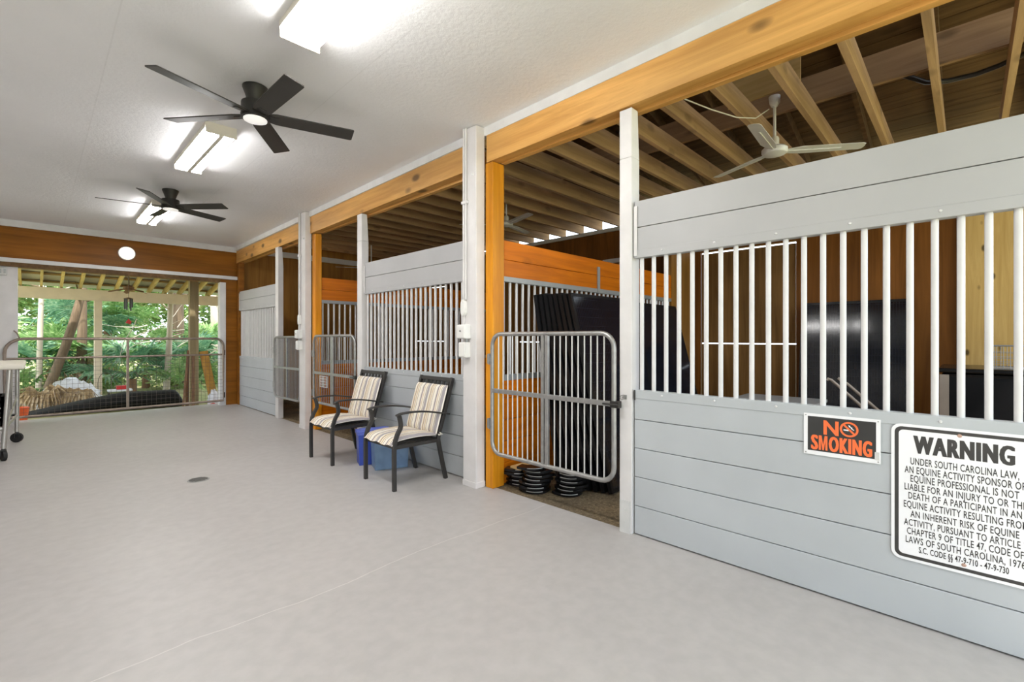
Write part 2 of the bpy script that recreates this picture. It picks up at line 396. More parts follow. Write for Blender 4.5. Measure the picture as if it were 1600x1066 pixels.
# roof over the stalls: sheathing boards with their gaps
def roofz(x): return 3.47+(6.8-x)*.28
m = MB(); x = 2.4; k = 0
while x < 7.02:
    x1 = x+.183
    v = [(xx, yy, roofz(xx)+t) for t in (.0, .022) for xx, yy in ((x,-2),(x1,-2),(x1,10.2),(x,10.2))]
    m.add(v, [(0,1,2,3),(7,6,5,4),(0,4,5,1),(1,5,6,2),(2,6,7,3),(3,7,4,0)]); x += .19
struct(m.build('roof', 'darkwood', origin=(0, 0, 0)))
m = MB(); v = [(xx, yy, roofz(xx)+t) for t in (.03, .05) for xx, yy in ((2.4,-2),(7.05,-2),(7.05,10.2),(2.4,10.2))]
m.add(v, [(0,1,2,3),(7,6,5,4),(0,4,5,1),(1,5,6,2),(2,6,7,3),(3,7,4,0)])
struct(m.build('roof_felt', 'blackmetal', origin=(0, 0, 0)))
# attic side, above the aisle ceiling
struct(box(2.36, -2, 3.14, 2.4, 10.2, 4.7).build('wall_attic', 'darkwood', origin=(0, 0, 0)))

# ------------------------------------------------------------------ beams and posts of the stall front
def beam(name, y0, y1, x0, x1, label, zt=3.012, zb=2.78):
    v = []
    for y in (y0, y1):
        for x, z in ((x0, zb), (x1, zb), (x1, zt), (x0, zt)): v.append((x, y, z+zs(y)))
    o = MB().add(v, [(0,1,2,3),(7,6,5,4),(0,4,5,1),(1,5,6,2),(2,6,7,3),(3,7,4,0)]).build(name, 'beam', bevel=.003)
    return tag(o, label, 'beam', 'aisle beams')
beam('timber_beam', -2.0, 2.94, 2.70, 2.80, 'honey-stained knotty beam over the nearest stall, at top right')
beam('timber_beam', 3.13, 6.6, 2.71, 2.80, 'stained beam over the middle stall, between the two tall white posts')
beam('timber_beam', 6.8, 10.08, 2.73, 2.81, 'stained beam over the farthest stall, ending at the corner')
# lower inner ply of the near beam, seen as a second strip under it
o = box(2.80, -2.0, 2.765, 2.845, 2.86, 2.95).build('timber_beam', 'beam'); tag(o, 'inner board doubled behind the honey beam of the nearest stall', 'beam')
o = box(2.80, 3.0, 2.735, 2.845, 6.47, 2.92).build('timber_beam', 'beam'); tag(o, 'inner board doubled behind the beam of the middle stall', 'beam')
o = box(2.81, 6.58, 2.71, 2.855, 10.08, 2.88).build('timber_beam', 'beam'); tag(o, 'inner board doubled behind the beam of the farthest stall', 'beam')

def post(x0, y0, x1, y1, z1, mat, label, plate=False, notch=True, group=None):
    r = root('post', ((x0+x1)/2, (y0+y1)/2, 0), label, 'post', group)
    m = MB()
    if notch:    # chamfered back corner at the head
        m.box(x0, y0, 0, x1, y1, z1-.32)
        a = [(x0, y0), (x1, y0), (x1, y1), (x0, y1)]; b = [(x0, y0), (x1-.02, y0), (x1, y1), (x0, y1)]
        n = 4; v = [(x, y, z1-.32) for x, y in a]+[(x, y, z1) for x, y in b]
        m.add(v, [(0,3,2,1),(4,5,6,7)]+[(i, (i+1) % 4, 4+(i+1) % 4, 4+i) for i in range(4)])
    else: m.box(x0, y0, 0, x1, y1, z1)
    m.build('post_shaft', mat, r, bevel=.005)
    if plate:
        p = MB(); p.box(x0-.006, y0+.01, 0.0, x0-.001, y1-.005, .21)
        for z in (.07, .15): p.lathe([(.006, 0), (.006, .004), (.001, .006)], (0, 0, 0), 8) if False else p.box(x0-.010, (y0+y1)/2-.006, z-.006, x0-.005, (y0+y1)/2+.006, z+.006)
        p.build('base_plate', 'rail', r)
    return r
post(2.70, 1.555, 2.80, 1.645, 2.765, 'white', 'white square post beside the NO SMOKING panel, with a metal foot plate', plate='grey')
post(2.70, 2.86, 2.835, 2.95, 2.76, 'orangev', 'orange varnished post carrying the hinges of the nearest gate', notch=False)
post(2.69, 5.09, 2.78, 5.20, 2.735, 'white', 'white post at the latch side of the middle gate, behind the far chair')
post(2.73, 6.47, 2.82, 6.575, 2.72, 'orangev', 'orange varnished post carrying the hinges of the middle gate', notch=False)
post(2.70, 7.79, 2.78, 7.92, 2.715, 'white', 'white post between the farthest gate and the last grey panel')
post(2.735, 9.94, 2.83, 10.07, 2.9, 'ply', 'dark stained corner post where the end wall meets the stalls', notch=False)
# two tall boxed posts reaching the ceiling, each with its conduits
def tall_post(x0, y0, x1, y1, label):
    z1 = 3.085+zs(y1)-.004
    r = root('boxed_post', ((x0+x1)/2, (y0+y1)/2, 0), label, 'post', 'tall boxed posts')
    box(x0, y0, 0, x1, y1, z1).build('post_shaft', 'white', r, bevel=.006)
    box(x0-.004, y0-.004, 0, x1+.002, y1+.004, .05).build('foot_trim', 'white', r, bevel=.003)
    for dy, rr, zb in ((-.025, .011, 1.36), (-.052, .009, 1.60)):
        MB().tube([(x0-.012, y1+dy, zb), (x0-.012, y1+dy, z1)], rr, 10).build('conduit', 'white', r, smooth=True)
    b = MB(); b.box(x0-.026, y1-.075, 2.42, x0, y1-.005, 2.445); b.build('conduit_strap', 'white', r)
    c = MB(); c.tube([(x0, y0+.04, 2.66), (x0-.012, y0+.04, 2.66)], .012, 10); c.build('screw_cap', 'trimwhite', r, smooth=True)
    return r
tall_post(2.60, 2.96, 2.70, 3.13, 'tall white boxed post reaching the ceiling beside the near chair')
tall_post(2.64, 6.60, 2.73, 6.80, 'tall white boxed post reaching the ceiling between the two far gates')
def electrical(x, y, which):
    o = root('outlet_box', (x, y, 1.26), 'white weatherproof outlet box, upper of the pair on the ' + which, 'electrical box')
    box(x-.06, y-.055, 1.265, x, y+.055, 1.385).build('housing', 'box', o, bevel=.006)
    box(x-.072, y-.05, 1.272, x-.06, y+.05, 1.38).build('cover', 'box', o, bevel=.004)
    MB().tube([(x-.072, y, 1.33), (x-.078, y, 1.33)], .008, 8).build('screw', 'dullmetal', o)
    o = root('switch_box', (x, y, 1.10), 'white covered switch box, lower of the pair on the ' + which, 'electrical box')
    box(x-.05, y-.05, 1.105, x, y+.045, 1.235).build('housing', 'box', o, bevel=.006)
    box(x-.062, y-.042, 1.112, x-.05, y+.038, 1.228).build('cover', 'box', o, bevel=.004)
    MB().tube([(x-.02, y-.02, 1.235), (x-.02, y-.02, 1.265)], .012, 8).build('nipple', 'dullmetal', o)
    o = MB()
    n = 16; prof = []
    o.prism([(.026*math.cos(2*math.pi*k/n), .07*(1 if math.sin(2*math.pi*k/n) > 0 else -1)*abs(math.sin(2*math.pi*k/n))**.6) for k in range(n)], lambda a, b, t: (x-.035*t, y+.02+a, 1.53+b))
    tag(o.build('conduit_body', 'box', bevel=.003), 'rounded white conduit cover above the boxes on the ' + which, 'electrical box')
electrical(2.60, 3.08, 'near boxed post')
electrical(2.64, 6.735, 'far boxed post')

# ------------------------------------------------------------------ stall fronts
PL = [.006, .188, .375, .56, .745, .906]
def planks(x0, x1, y0, y1, edges, gap=.004):
    m = MB()
    for a, b in zip(edges, edges[1:]): m.box(x0, y0, a+gap/2, x1, y1, b-gap/2)
    return m
def stall_front(x, y0, y1, label, first, name='stall_screen', lower='grey', upper='greytop', sp=.0825):
    r = root(name, (x+.03, (y0+y1)/2, 0), label, 'stall panel', 'grey stall fronts')
    planks(x, x+.05, y0, y1, PL).build('lower_boards', lower, r, bevel=.0025)
    planks(x, x+.05, y0, y1, [1.82, 1.983, 2.155]).build('upper_boards', upper, r, bevel=.0025)
    box(x-.004, y0, .88, x+.054, y1, .934).build('bottom_rail', lower, r, bevel=.003)
    t = MB().box(x-.004, y0, 1.786, x+.054, y1, 1.838); t.build('top_rail', upper, r, bevel=.003)
    n = 6
    for i in range(n):
        yy = y0+(i+.4)*(y1-y0)/n
        for z in (.912, 1.817): MB().tube([(x-.004, yy, z), (x-.010, yy, z)], [.007, .004], 8).build('rivet', 'bar', r)
    y = first
    while y > y0+.01:
        MB().tube([(x+.025, y, .93), (x+.025, y, 1.79)], .0132, 12).build('bar', 'bar', r, smooth=True); y -= sp
    box(x-.010, y1-.022, 1.80, x-.0045, y1+.0, 2.12).build('end_bracket', 'white', r)
    return r
pa = stall_front(2.72, -.36, 1.545, 'large grey plank panel with white bars carrying both signs', 1.506)
MB().tube([(2.712, 1.54, .87), (2.712, 1.54, .935)], .004, 6).build('latch_pin', 'blackmetal', pa)
stall_front(2.725, 3.14, 5.085, 'grey plank panel with bars standing behind the two striped chairs', 5.05)
stall_front(2.745, 7.93, 9.93, 'pale grey plank panel with close bars in the far corner of the aisle', 9.88)

def partition(y, x0, x1, label, strap=None):
    r = root('stall_partition', ((x0+x1)/2, y+.025, 0), label, 'stall partition', 'orange stall partitions')
    m = MB()
    xe = x1-.74
    for a, b in zip(PL, PL[1:]): m.box(x0, y, a+.002, xe, y+.045, b-.002)
    m.build('lower_boards', 'orange', r, bevel=.0025)
    m = MB()
    for a, b in ((1.805, 1.952), (1.955, 2.122)): m.box(x0, y, a, xe, y+.045, b)
    m.build('upper_boards', 'orange', r, bevel=.0025)
    box(x0, y-.006, .90, xe, y+.05, .95).build('bottom_rail', 'railgrey', r, bevel=.003)
    box(x0, y-.006, 1.762, xe, y+.05, 1.808).build('top_rail', 'railgrey', r, bevel=.003)
    x = x0+.03
    while x < xe-.02:
        MB().tube([(x, y+.022, .945), (x, y+.022, 1.765)], .0125, 10).build('bar', 'bar', r, smooth=True); x += .0825
    box(xe, y-.005, 0, x1, y+.05, 2.6).build('end_board', 'plyend', r)
    if strap: 
        s_ = box(strap-.022, y-.012, 1.765, strap+.022, y-.001, 2.045); s_.build('strap_plate', 'railgrey', r)
        box(strap-.022, y-.012, .5, strap+.022, y-.001, .95).build('strap_plate', 'railgrey', r)
    return r
partition(2.885, 2.84, 6.79, 'orange varnished plank partition with bars behind the stacked solar panels', 4.30)
partition(6.50, 2.825, 6.79, 'orange varnished plank partition with bars on the far side of the middle stall', 4.60)

# ------------------------------------------------------------------ gates
def rrect(y0, y1, z0, z1, r, x, n=6):
    pts = []
    for cy, cz, a0 in ((y1-r, z1-r, 0), (y0+r, z1-r, 90), (y0+r, z0+r, 180), (y1-r, z0+r, 270)):
        for k in range(n+1):
            a = R(a0+90*k/n); pts.append((x, cy+r*math.cos(a), cz+r*math.sin(a)))
    return pts
def gate(x, y0, y1, z0, z1, zm, ys, label, hinge_hi, latch=True, nrod=20, twin=True, rodmat='rod', rr=.0052):
    r = root('stall_gate', (x, (y0+y1)/2, 0), label, 'gate', 'tube stall gates')
    MB().tube(rrect(y0, y1, z0, z1, .10, x), .017, 12, closed=True).build('frame', 'galv', r, smooth=True)
    box(x-.014, y0+.012, zm-.017, x+.014, y1-.012, zm+.017).build('middle_rail', 'galv', r, bevel=.003)
    st = MB()
    if twin: st.box(x-.013, ys-.034, z0+.01, x+.013, ys-.004, z1-.01).box(x-.013, ys+.004, z0+.01, x+.013, ys+.034, z1-.01)
    else: st.box(x-.013, ys-.015, z0+.01, x+.013, ys+.015, z1-.01)
    st.build('centre_stile', 'galv', r, bevel=.003)
    yy = [y0+.05+(y1-y0-.10)*(i+.5)/nrod for i in range(nrod)]
    for q in yy:
        if abs(q-ys) < .045: continue
        dz = 0
        e = min(q-y0, y1-q)
        if e < .1: dz = .1-math.sqrt(max(0, .01-(.1-e)**2))
        MB().tube([(x, q, z0+dz), (x, q, z1-dz)], rr, 8).build('rod', rodmat, r, smooth=True)
    hy = y1 if hinge_hi else y0; s_ = 1 if hinge_hi else -1
    for z in (zm-.28, zm+.26):
        h = MB().tube([(x, hy+s_*.035, z-.045), (x, hy+s_*.035, z+.045)], .012, 8); h.box(x-.008, hy+(s_*.016 if s_ > 0 else -.04), z-.02, x+.008, hy+(.04 if s_ > 0 else -.016), z+.02)
        h.box(x-.004, min(hy+s_*.03, hy+s_*.06), z-.04, x+.02, max(hy+s_*.03, hy+s_*.06), z+.04)
        h.build('hinge', 'dullmetal', r)
    if latch:
        ly = y0 if hinge_hi else y1
        l = MB().box(x-.022, ly-.045, zm-.022, x+.018, ly+.02, zm+.022); l.tube([(x-.03, ly-.05, zm), (x-.03, ly+.07, zm)], .007, 8)
        l.build('latch', 'blackmetal', r, bevel=.003)
    return r
gate(2.672, 1.668, 2.838, .315, 1.303, .835, 2.262, 'galvanised tube gate hanging in the nearest stall doorway', True)
gb = gate(2.69, 5.25, 6.425, .40, 1.30, .80, 5.85, 'galvanised tube gate closing the middle stall behind the far chair', True, rodmat='galv', rr=.0042)
gate(2.665, 6.835, 7.86, .36, 1.285, .82, 7.33, 'galvanised tube gate of the farthest stall, left of the tall far post', True, latch=False, twin=False, rodmat='galv', rr=.0042)
t = MB()
for k in range(5): t.box(2.672, 5.97, .62+.036*k, 2.678, 6.2, .626+.036*k)
for k in range(7): t.box(2.672, 5.97+.037*k, .62, 2.678, 5.976+.037*k, .768)
t.build('wire_plaque', 'rod', gb)
e = MB().tube([(2.70, 1.605, .885), (2.672, 1.605, .885)], .004, 8)
e.tube([(2.665, 1.605+.014*math.cos(R(a)), .885+.014*math.sin(R(a))) for a in range(0, 360, 30)], .0035, 6, closed=True)
e.box(2.697, 1.59, .87, 2.70, 1.62, .90)
tag(e.build('eye_hook', 'dullmetal'), 'small metal screw eye on the white post above the gate latch', 'hook')

# ------------------------------------------------------------------ joists and roof timbers over the stalls
def joist(y, label, group):
    tag(box(2.80, y-.021, 3.12, 6.86, y+.021, 3.30).build('ceiling_joist', 'joist'), label, 'joist', group)
y = -.62; k = 0
while y < 10.0:
    if y < 2.9: joist(y, 'bare timber joist over the nearest stall', 'joists over the nearest stall')
    elif y < 6.55: joist(y, 'bare timber joist over the middle stall', 'joists over the middle stall')
    else: joist(y, 'bare timber joist over the farthest stall', 'joists over the farthest stall')
    y += .396
tag(box(4.70, -.9, 3.302, 4.74, 10.0, 3.545).build('cross_beam', 'cross'), 'rough plank on edge lying across the joists over the stalls', 'beam')
y = -.42; k = 0
while y < 10.0:
    v = []
    for xx in (2.45, 6.95):
        for dy, dz in ((-.02, -.145), (.02, -.145), (.02, -.004), (-.02, -.004)):
            z = roofz(xx)+dz
            v.append((xx, y+dy, z))
    # the eave end sits on the joists
    v2 = [(a, b, max(c, 3.305) if a < 6 else c) for a, b, c in v]
    lab = 'dark sloping rafter under the roof boards, above the %s stall' % ('nearest' if y < 2.9 else 'middle' if y < 6.5 else 'farthest')
    tag(MB().add(v2, [(0,1,2,3),(7,6,5,4),(0,4,5,1),(1,5,6,2),(2,6,7,3),(3,7,4,0)]).build('rafter', 'darkwood'), lab, 'rafter', lab.replace('dark sloping rafter', 'rafters'))
    y += .61
m = MB(); m.prism([(1.56, 3.345), (.985, 3.375), (.985, 3.60), (1.56, 3.60)], lambda a, b, t: (4.40+.02*t, a, b))
tag(m.build('mounting_board', 'pine_x'), 'pale pine board fixed above the joists behind the near white fan', 'board')
h = [(4.80, .50, 3.42), (4.82, .40, 3.36), (4.88, .31, 3.315), (5.0, .245, 3.305), (5.10, .12, 3.305), (5.125, -.045, 3.305), (5.087, -.165, 3.305), (5.02, -.29, 3.31), (4.9, -.5, 3.32)]
tag(MB().tube([(x_, y_, z_+.02) for x_, y_, z_ in h], .019, 10).build('hose', 'blackmetal', smooth=True), 'black hose loop lying across the joists over the nearest stall', 'hose')
wp = [(3.5, 1.56, 3.11), (3.7, 1.44, 3.06), (3.95, 1.33, 3.045), (4.15, 1.25, 3.08), (4.33, 1.2, 3.2)]
tag(MB().tube(wp, .005, 6).build('fan_cable', 'cream', smooth=True), 'thin cable drooping under the joists beside the near white fan', 'cable')

# ------------------------------------------------------------------ ceiling fans
def black_fan(x, y, z0, phi, label):
    r = root('ceiling_fan', (x, y, z0-.235), label, 'ceiling fan', 'black aisle fans')
    MB().lathe([(.082, 0), (.082, -.012), (.066, -.055), (.052, -.10), (.052, -.115)], (x, y, z0), 32).build('canopy', 'blackmetal', r, smooth=True)
    MB().lathe([(.055, -.108), (.088, -.115), (.09, -.125), (.09, -.195), (.094, -.2), (.094, -.225), (.088, -.228)], (x, y, z0), 36).build('motor_housing', 'blackmetal', r, smooth=True)
    MB().lathe([(.076, -.222), (.076, -.236), (.05, -.243), (.005, -.245)], (x, y, z0), 32).build('light_lens', 'fanlens', r, smooth=True)
    for k in range(5):
        a = R(phi+72*k); d = Vector((math.cos(a), math.sin(a), 0)); n = Vector((-math.sin(a), math.cos(a), 0))
        rot = Matrix.Rotation(R(-13), 3, d); u = rot @ n; up = rot @ Vector((0, 0, 1))
        c = Vector((x, y, z0-.20)); m = MB()
        outl = [(.085, -.045), (.14, -.06), (.665, -.068), (.672, -.06), (.672, .055), (.66, .062), (.14, .06), (.085, .045)]
        m.prism(outl, lambda a_, b_, t: c+d*a_+u*b_+up*(.008*t-.004))
        bl = m.build('blade', 'blackwood', r, bevel=.002)
        MB().bar(c+d*.06+up*-.004, c+d*.15+up*-.004, .05, .008, up).build('blade_iron', 'blackmetal', bl)
    return r
black_fan(1.11, 3.65, 3.064, 56, 'black five-blade ceiling fan nearer the camera, between two lit ceiling lights')
black_fan(1.145, 6.815, 3.037, 24, 'black five-blade ceiling fan farther down the aisle, near the end wall')
def white_fan(x, y, zh, ztop, angs, label):
    r = root('ceiling_fan', (x, y, zh-.04), label, 'ceiling fan', 'white stall fans')
    MB().lathe([(.012, 0), (.05, .008), (.088, .022), (.098, .04), (.098, .062), (.085, .075), (.03, .082)], (x, y, zh-.04), 32).build('motor_housing', 'fanwhite', r, smooth=True)
    MB().lathe([(.03, .0), (.034, .01), (.034, .07), (.026, .085)], (x, y, zh+.04), 20).build('collar', 'cream', r, smooth=True)
    MB().tube([(x, y, zh+.12), (x, y, ztop)], .0115, 10).build('downrod', 'fanwhite', r, smooth=True)
    MB().lathe([(.024, 0), (.04, .03), (.045, .085)], (x, y, ztop-.09), 20).build('canopy', 'fanwhite', r, smooth=True)
    for k in angs:
        a = R(k); d = Vector((math.cos(a), math.sin(a), 0)); n = Vector((-math.sin(a), math.cos(a), 0))
        rot = Matrix.Rotation(R(-9), 3, d); u = rot @ n; up = rot @ Vector((0, 0, 1)); c = Vector((x, y, zh+.0)); m = MB()
        outl = [(.08, -.03), (.2, -.062), (.64, -.052), (.665, -.04), (.672, 0), (.665, .035), (.64, .045), (.2, .05), (.08, .03)]
        m.prism(outl, lambda a_, b_, t: c+d*a_+u*b_+up*(.004*t)+Vector((0, 0, -.05*max(0, a_-.1)*0)))
        m.prism([(.07, -.012), (.5, -.006), (.5, .006), (.07, .012)], lambda a_, b_, t: c+d*a_+u*b_+up*(-.006+.012*t))
        m.build('blade', 'fanwhite', r, bevel=.0015)
    return r
white_fan(4.34, 1.16, 2.83, 3.30, (63.5, 183.5, -56.5), 'white three-blade fan on a downrod above the signed grey panel')
white_fan(4.70, 4.70, 2.885, 3.30, (134, 254, 14), 'white three-blade fan in the middle stall, seen through the nearest doorway')
white_fan(4.70, 8.50, 2.66, 3.30, (30, 150, 270), 'white fan of the farthest stall, only its rod showing above the middle panel')

# ------------------------------------------------------------------ fluorescent lights
def wrap_light(x, y0, y1, label, twin):
    zc = 3.085+zs((y0+y1)/2)
    r = root('ceiling_light', (x, (y0+y1)/2, zc-.09), label, 'ceiling light', 'lit aisle ceiling lights')
    hw = .115
    hs = box(x-hw, y0+.013, zc-.03, x+hw, y1-.013, zc+.01); hs.box(x-hw-.004, y0+.013, zc-.048, x-hw+.002, y1-.013, zc-.02); hs.box(x+hw-.002, y0+.013, zc-.048, x+hw+.004, y1-.013, zc-.02)
    hs.build('housing', 'cream', r)
    def lens(xa, xb, drop):
        n = 8; prof = [(xa, zc-.03)]+[(xa+(xb-xa)*(.5-.5*math.cos(math.pi*k/n)), zc-.035-drop*(math.sin(math.pi*k/n)**.5)) for k in range(n+1)]+[(xb, zc-.03)]
        m = MB(); m.prism(prof, lambda a, b, t: (a, y0+.012+(y1-y0-.024)*t, b)); return m
    if twin:
        lens(x-hw+.004, x-.014, .05).build('diffuser', 'lens', r, smooth=True)
        lens(x+.014, x+hw-.004, .05).build('diffuser', 'lens', r, smooth=True)
        box(x-.016, y0+.01, zc-.092, x+.016, y1-.01, zc-.028).build('spine', 'cream', r)
    else:
        lens(x-hw+.004, x+hw-.004, .065).build('diffuser', 'lens', r, smooth=True)
    for ya in (y0, y1-.012): box(x-hw, ya, zc-.085 if twin else zc-.10, x+hw, ya+.012, zc+.006).build('end_cap', 'cream', r, bevel=.003)
wrap_light(1.09, 1.57, 2.80, 'lit white wrap ceiling light nearest the camera, cut by the top edge', False)
wrap_light(1.105, 4.48, 5.70, 'lit twin-tube ceiling light between the two black fans', True)
wrap_light(1.165, 7.42, 8.66, 'lit twin-tube ceiling light behind the far black fan', True)
r = root('wall_lamp', (1.095, 10.1, 2.58), 'round lit wall lamp on the wood header over the far opening', 'wall lamp')
n = 28
def disc(rad0, rad1, y0, y1, c=(1.095, 2.69)):
    m = MB(); v = [(c[0]+rr*math.cos(2*math.pi*k/n), yy, c[1]+rr*math.sin(2*math.pi*k/n)) for rr, yy in ((rad0, y0), (rad1, y1)) for k in range(n)]
    m.add(v, [tuple(range(n)), tuple(range(n, 2*n))[::-1]]+[(k, (k+1) % n, n+(k+1) % n, n+k) for k in range(n)]); return m
disc(.115, .115, 10.07, 10.1).build('rim', 'dullmetal', r)
d_ = MB(); v = []
for rr, yy in ((.105, 10.068), (.095, 10.04), (.07, 10.022), (.03, 10.014), (.003, 10.013)):
    v += [(1.095+rr*math.cos(2*math.pi*k/n), yy, 2.69+rr*math.sin(2*math.pi*k/n)) for k in range(n)]
d_.add(v, [(i*n+k, i*n+(k+1) % n, (i+1)*n+(k+1) % n, (i+1)*n+k) for i in range(4) for k in range(n)]+[tuple(4*n+k for k in range(n)), tuple(range(n))[::-1]])
d_.build('glass_dome', 'walllamp', r, smooth=True)

# ------------------------------------------------------------------ signs
def text_mesh(body, height, width, bold=0.0):
    c = bpy.data.curves.new('t', 'FONT'); c.body = body; c.space_character = 1.05+(.12 if len(body) < 9 else .03); c.size = 1; c.offset = bold; c.resolution_u = 3
    ob = bpy.data.objects.new('t', c); COL.objects.link(ob)
    me = bpy.data.meshes.new_from_object(ob)
    bpy.data.objects.remove(ob); bpy.data.curves.remove(c)
    xs = [v.co.x for v in me.vertices]; ys_ = [v.co.y for v in me.vertices]
    ref = .70
    base = 0.0
    x0, x1 = min(xs), max(xs)
    out = [((v.co.x-x0)/(x1-x0)*width, (v.co.y-base)/ref*height) for v in me.vertices]
    fs = [tuple(p.vertices) for p in me.polygons]; bpy.data.meshes.remove(me)
    return out, fs
def put_text(mb, body, yl, width, zbase, height, x, bold=0.0):
    sh = max(0, bold-.012)*height*1.5            # heavy lettering: the same outline set several times side by side
    v, f = text_mesh(body, height, width-2*sh, min(bold, .012))
    for k in ((-1, -.5, 0, .5, 1) if sh else (0,)):
        mb.add([(x-.00004*(k+1), yl-sh-a-k*sh, zbase+b) for a, b in v], f)
def rr2(y0, y1, z0, z1, r, n=6):
    return [(p[1], p[2]) for p in rrect(y0, y1, z0, z1, r, 0, n)]
XS = 2.7155
r = root('warning_sign', (XS, .02, .284), 'white WARNING sign with black lettering on the grey panel, cut by the frame', 'sign')
cy = .018; hw = .2305
MB().prism(rr2(cy-hw, cy+hw, .284, .888, .035), lambda a, b, t: (XS-.0025*t, a, b)).build('sign_plate', 'signwhite', r)
def ring(y0, y1, z0, z1, ro, wdt, x):
    o = rr2(y0, y1, z0, z1, ro); i = rr2(y0+wdt, y1-wdt, z0+wdt, z1-wdt, ro-wdt*.6); k = len(o)
    m = MB(); m.add([(x, a, b) for a, b in o+i], [(j, (j+1) % k, k+(j+1) % k, k+j) for j in range(k)]); return m
ring(cy-hw+.012, cy+hw-.012, .296, .876, .026, .014, XS-.0031).build('border_line', 'signink', r)
t = MB()
put_text(t, 'WARNING', .173, .307, .765, .076, XS-.0032, .045)
L = [('UNDER SOUTH CAROLINA LAW,', .182, .712, .035), ('AN EQUINE ACTIVITY SPONSOR OR', .202, .673, .035), ('EQUINE PROFESSIONAL IS NOT', .182, .635, .035),
     ('LIABLE FOR AN INJURY TO OR THE', .202, .597, .034), ('DEATH OF A PARTICIPANT IN AN', .189, .559, .034), ('EQUINE ACTIVITY RESULTING FROM', .205, .519, .035),
     ('AN INHERENT RISK OF EQUINE', .182, .479, .034), ('ACTIVITY, PURSUANT TO ARTICLE 7', .204, .440, .034), ('CHAPTER 9 OF TITLE 47, CODE OF', .194, .402, .034), ('LAWS OF SOUTH CAROLINA, 1976', .198, .364, .034)]
for body, yl, zb, hh in L: put_text(t, body, yl, 2*(yl-.0185), zb, hh*.86, XS-.0032, .010)
put_text(t, 'S.C. CODE \u00a7\u00a7 47-9-710 - 47-9-730', .154, 2*(.154-.0185), .329, .026, XS-.0032, .016)
t.build('lettering', 'signink', r)
for yy, zz in ((.025, .860), (.012, .322)):
    MB().tube([(XS-.0025, yy, zz), (XS-.006, yy, zz)], [.008, .005], 12).build('rivet', 'rust', r)
r = root('no_smoking_sign', (XS, .44, .69), 'small black and orange NO SMOKING sign in a white frame on the grey panel', 'sign')
y0, y1, z0, z1 = .286, .592, .691, .8945
box(XS-.002, y0, z0, XS, y1, z1).build('sign_plate', 'signwhite', r)
box(XS-.0026, .303, .711, XS-.002, .575, .881).build('black_field', 'signblack', r)
t = MB(); put_text(t, 'N', .508, .062, .798, .069, XS-.0032, .03)
put_text(t, 'S', .561, .031, .719, .071, XS-.0032, .04)
put_text(t, 'OKING', .4865, .1695, .719, .071, XS-.0032, .04)
t.add([(XS-.0032, .5275-.036*a, .719+.071*b) for a, b in ((0, 0), (0, 1), (.32, 1), (.5, .36), (.68, 1), (1, 1), (1, 0), (.76, 0), (.76, .66), (.59, 0), (.41, 0), (.24, .66), (.24, 0))], [tuple(range(13))])
cyy, czz, rad = .405, .834, .036
n = 32; ro = [(cyy+rad*1.02*math.cos(2*math.pi*k/n), czz+rad*math.sin(2*math.pi*k/n)) for k in range(n)]; ri = [(cyy+(rad-.0085)*1.02*math.cos(2*math.pi*k/n), czz+(rad-.0085)*math.sin(2*math.pi*k/n)) for k in range(n)]
t.add([(XS-.0032, a, b) for a, b in ro+ri], [(k, (k+1) % n, n+(k+1) % n, n+k) for k in range(n)])
t.add([(XS-.0036, cyy+a, czz+b) for a, b in ((.024, .018), (.018, .024), (-.024, -.018), (-.018, -.024))], [(0, 1, 2, 3)])
t.build('lettering', 'signorange', r)
t = MB(); t.add([(XS-.0033, cyy+a, czz+b) for a, b in ((.022, -.001), (.001, -.001), (.001, -.008), (.022, -.006))], [(0, 1, 2, 3)])
t.add([(XS-.0033, cyy+a, czz+b) for a, b in ((-.006, -.006), (-.013, -.006), (-.013, -.009), (-.006, -.009))], [(0, 1, 2, 3)])
for pts in ([(.004, .021), (-.004, .019), (-.006, .013), (-.012, .011), (-.014, .004), (-.020, .001), (-.019, -.003), (-.009, .003), (-.006, .009), (0, .012)],):
    t.add([(XS-.0033, cyy+a, czz+b) for a, b in pts], [tuple(range(len(pts)))])
t.build('cigarette_mark', 'signwhite', r)
box(XS-.003, .291, .707, XS-.0026, .308, .744).build('price_label', 'rail', r)
for yy in (y0+.009, y1-.009):
    for zz in (z0+.009, z1-.009): MB().tube([(XS-.002, yy, zz), (XS-.005, yy, zz)], .003, 8).build('nail', 'dullmetal', r)

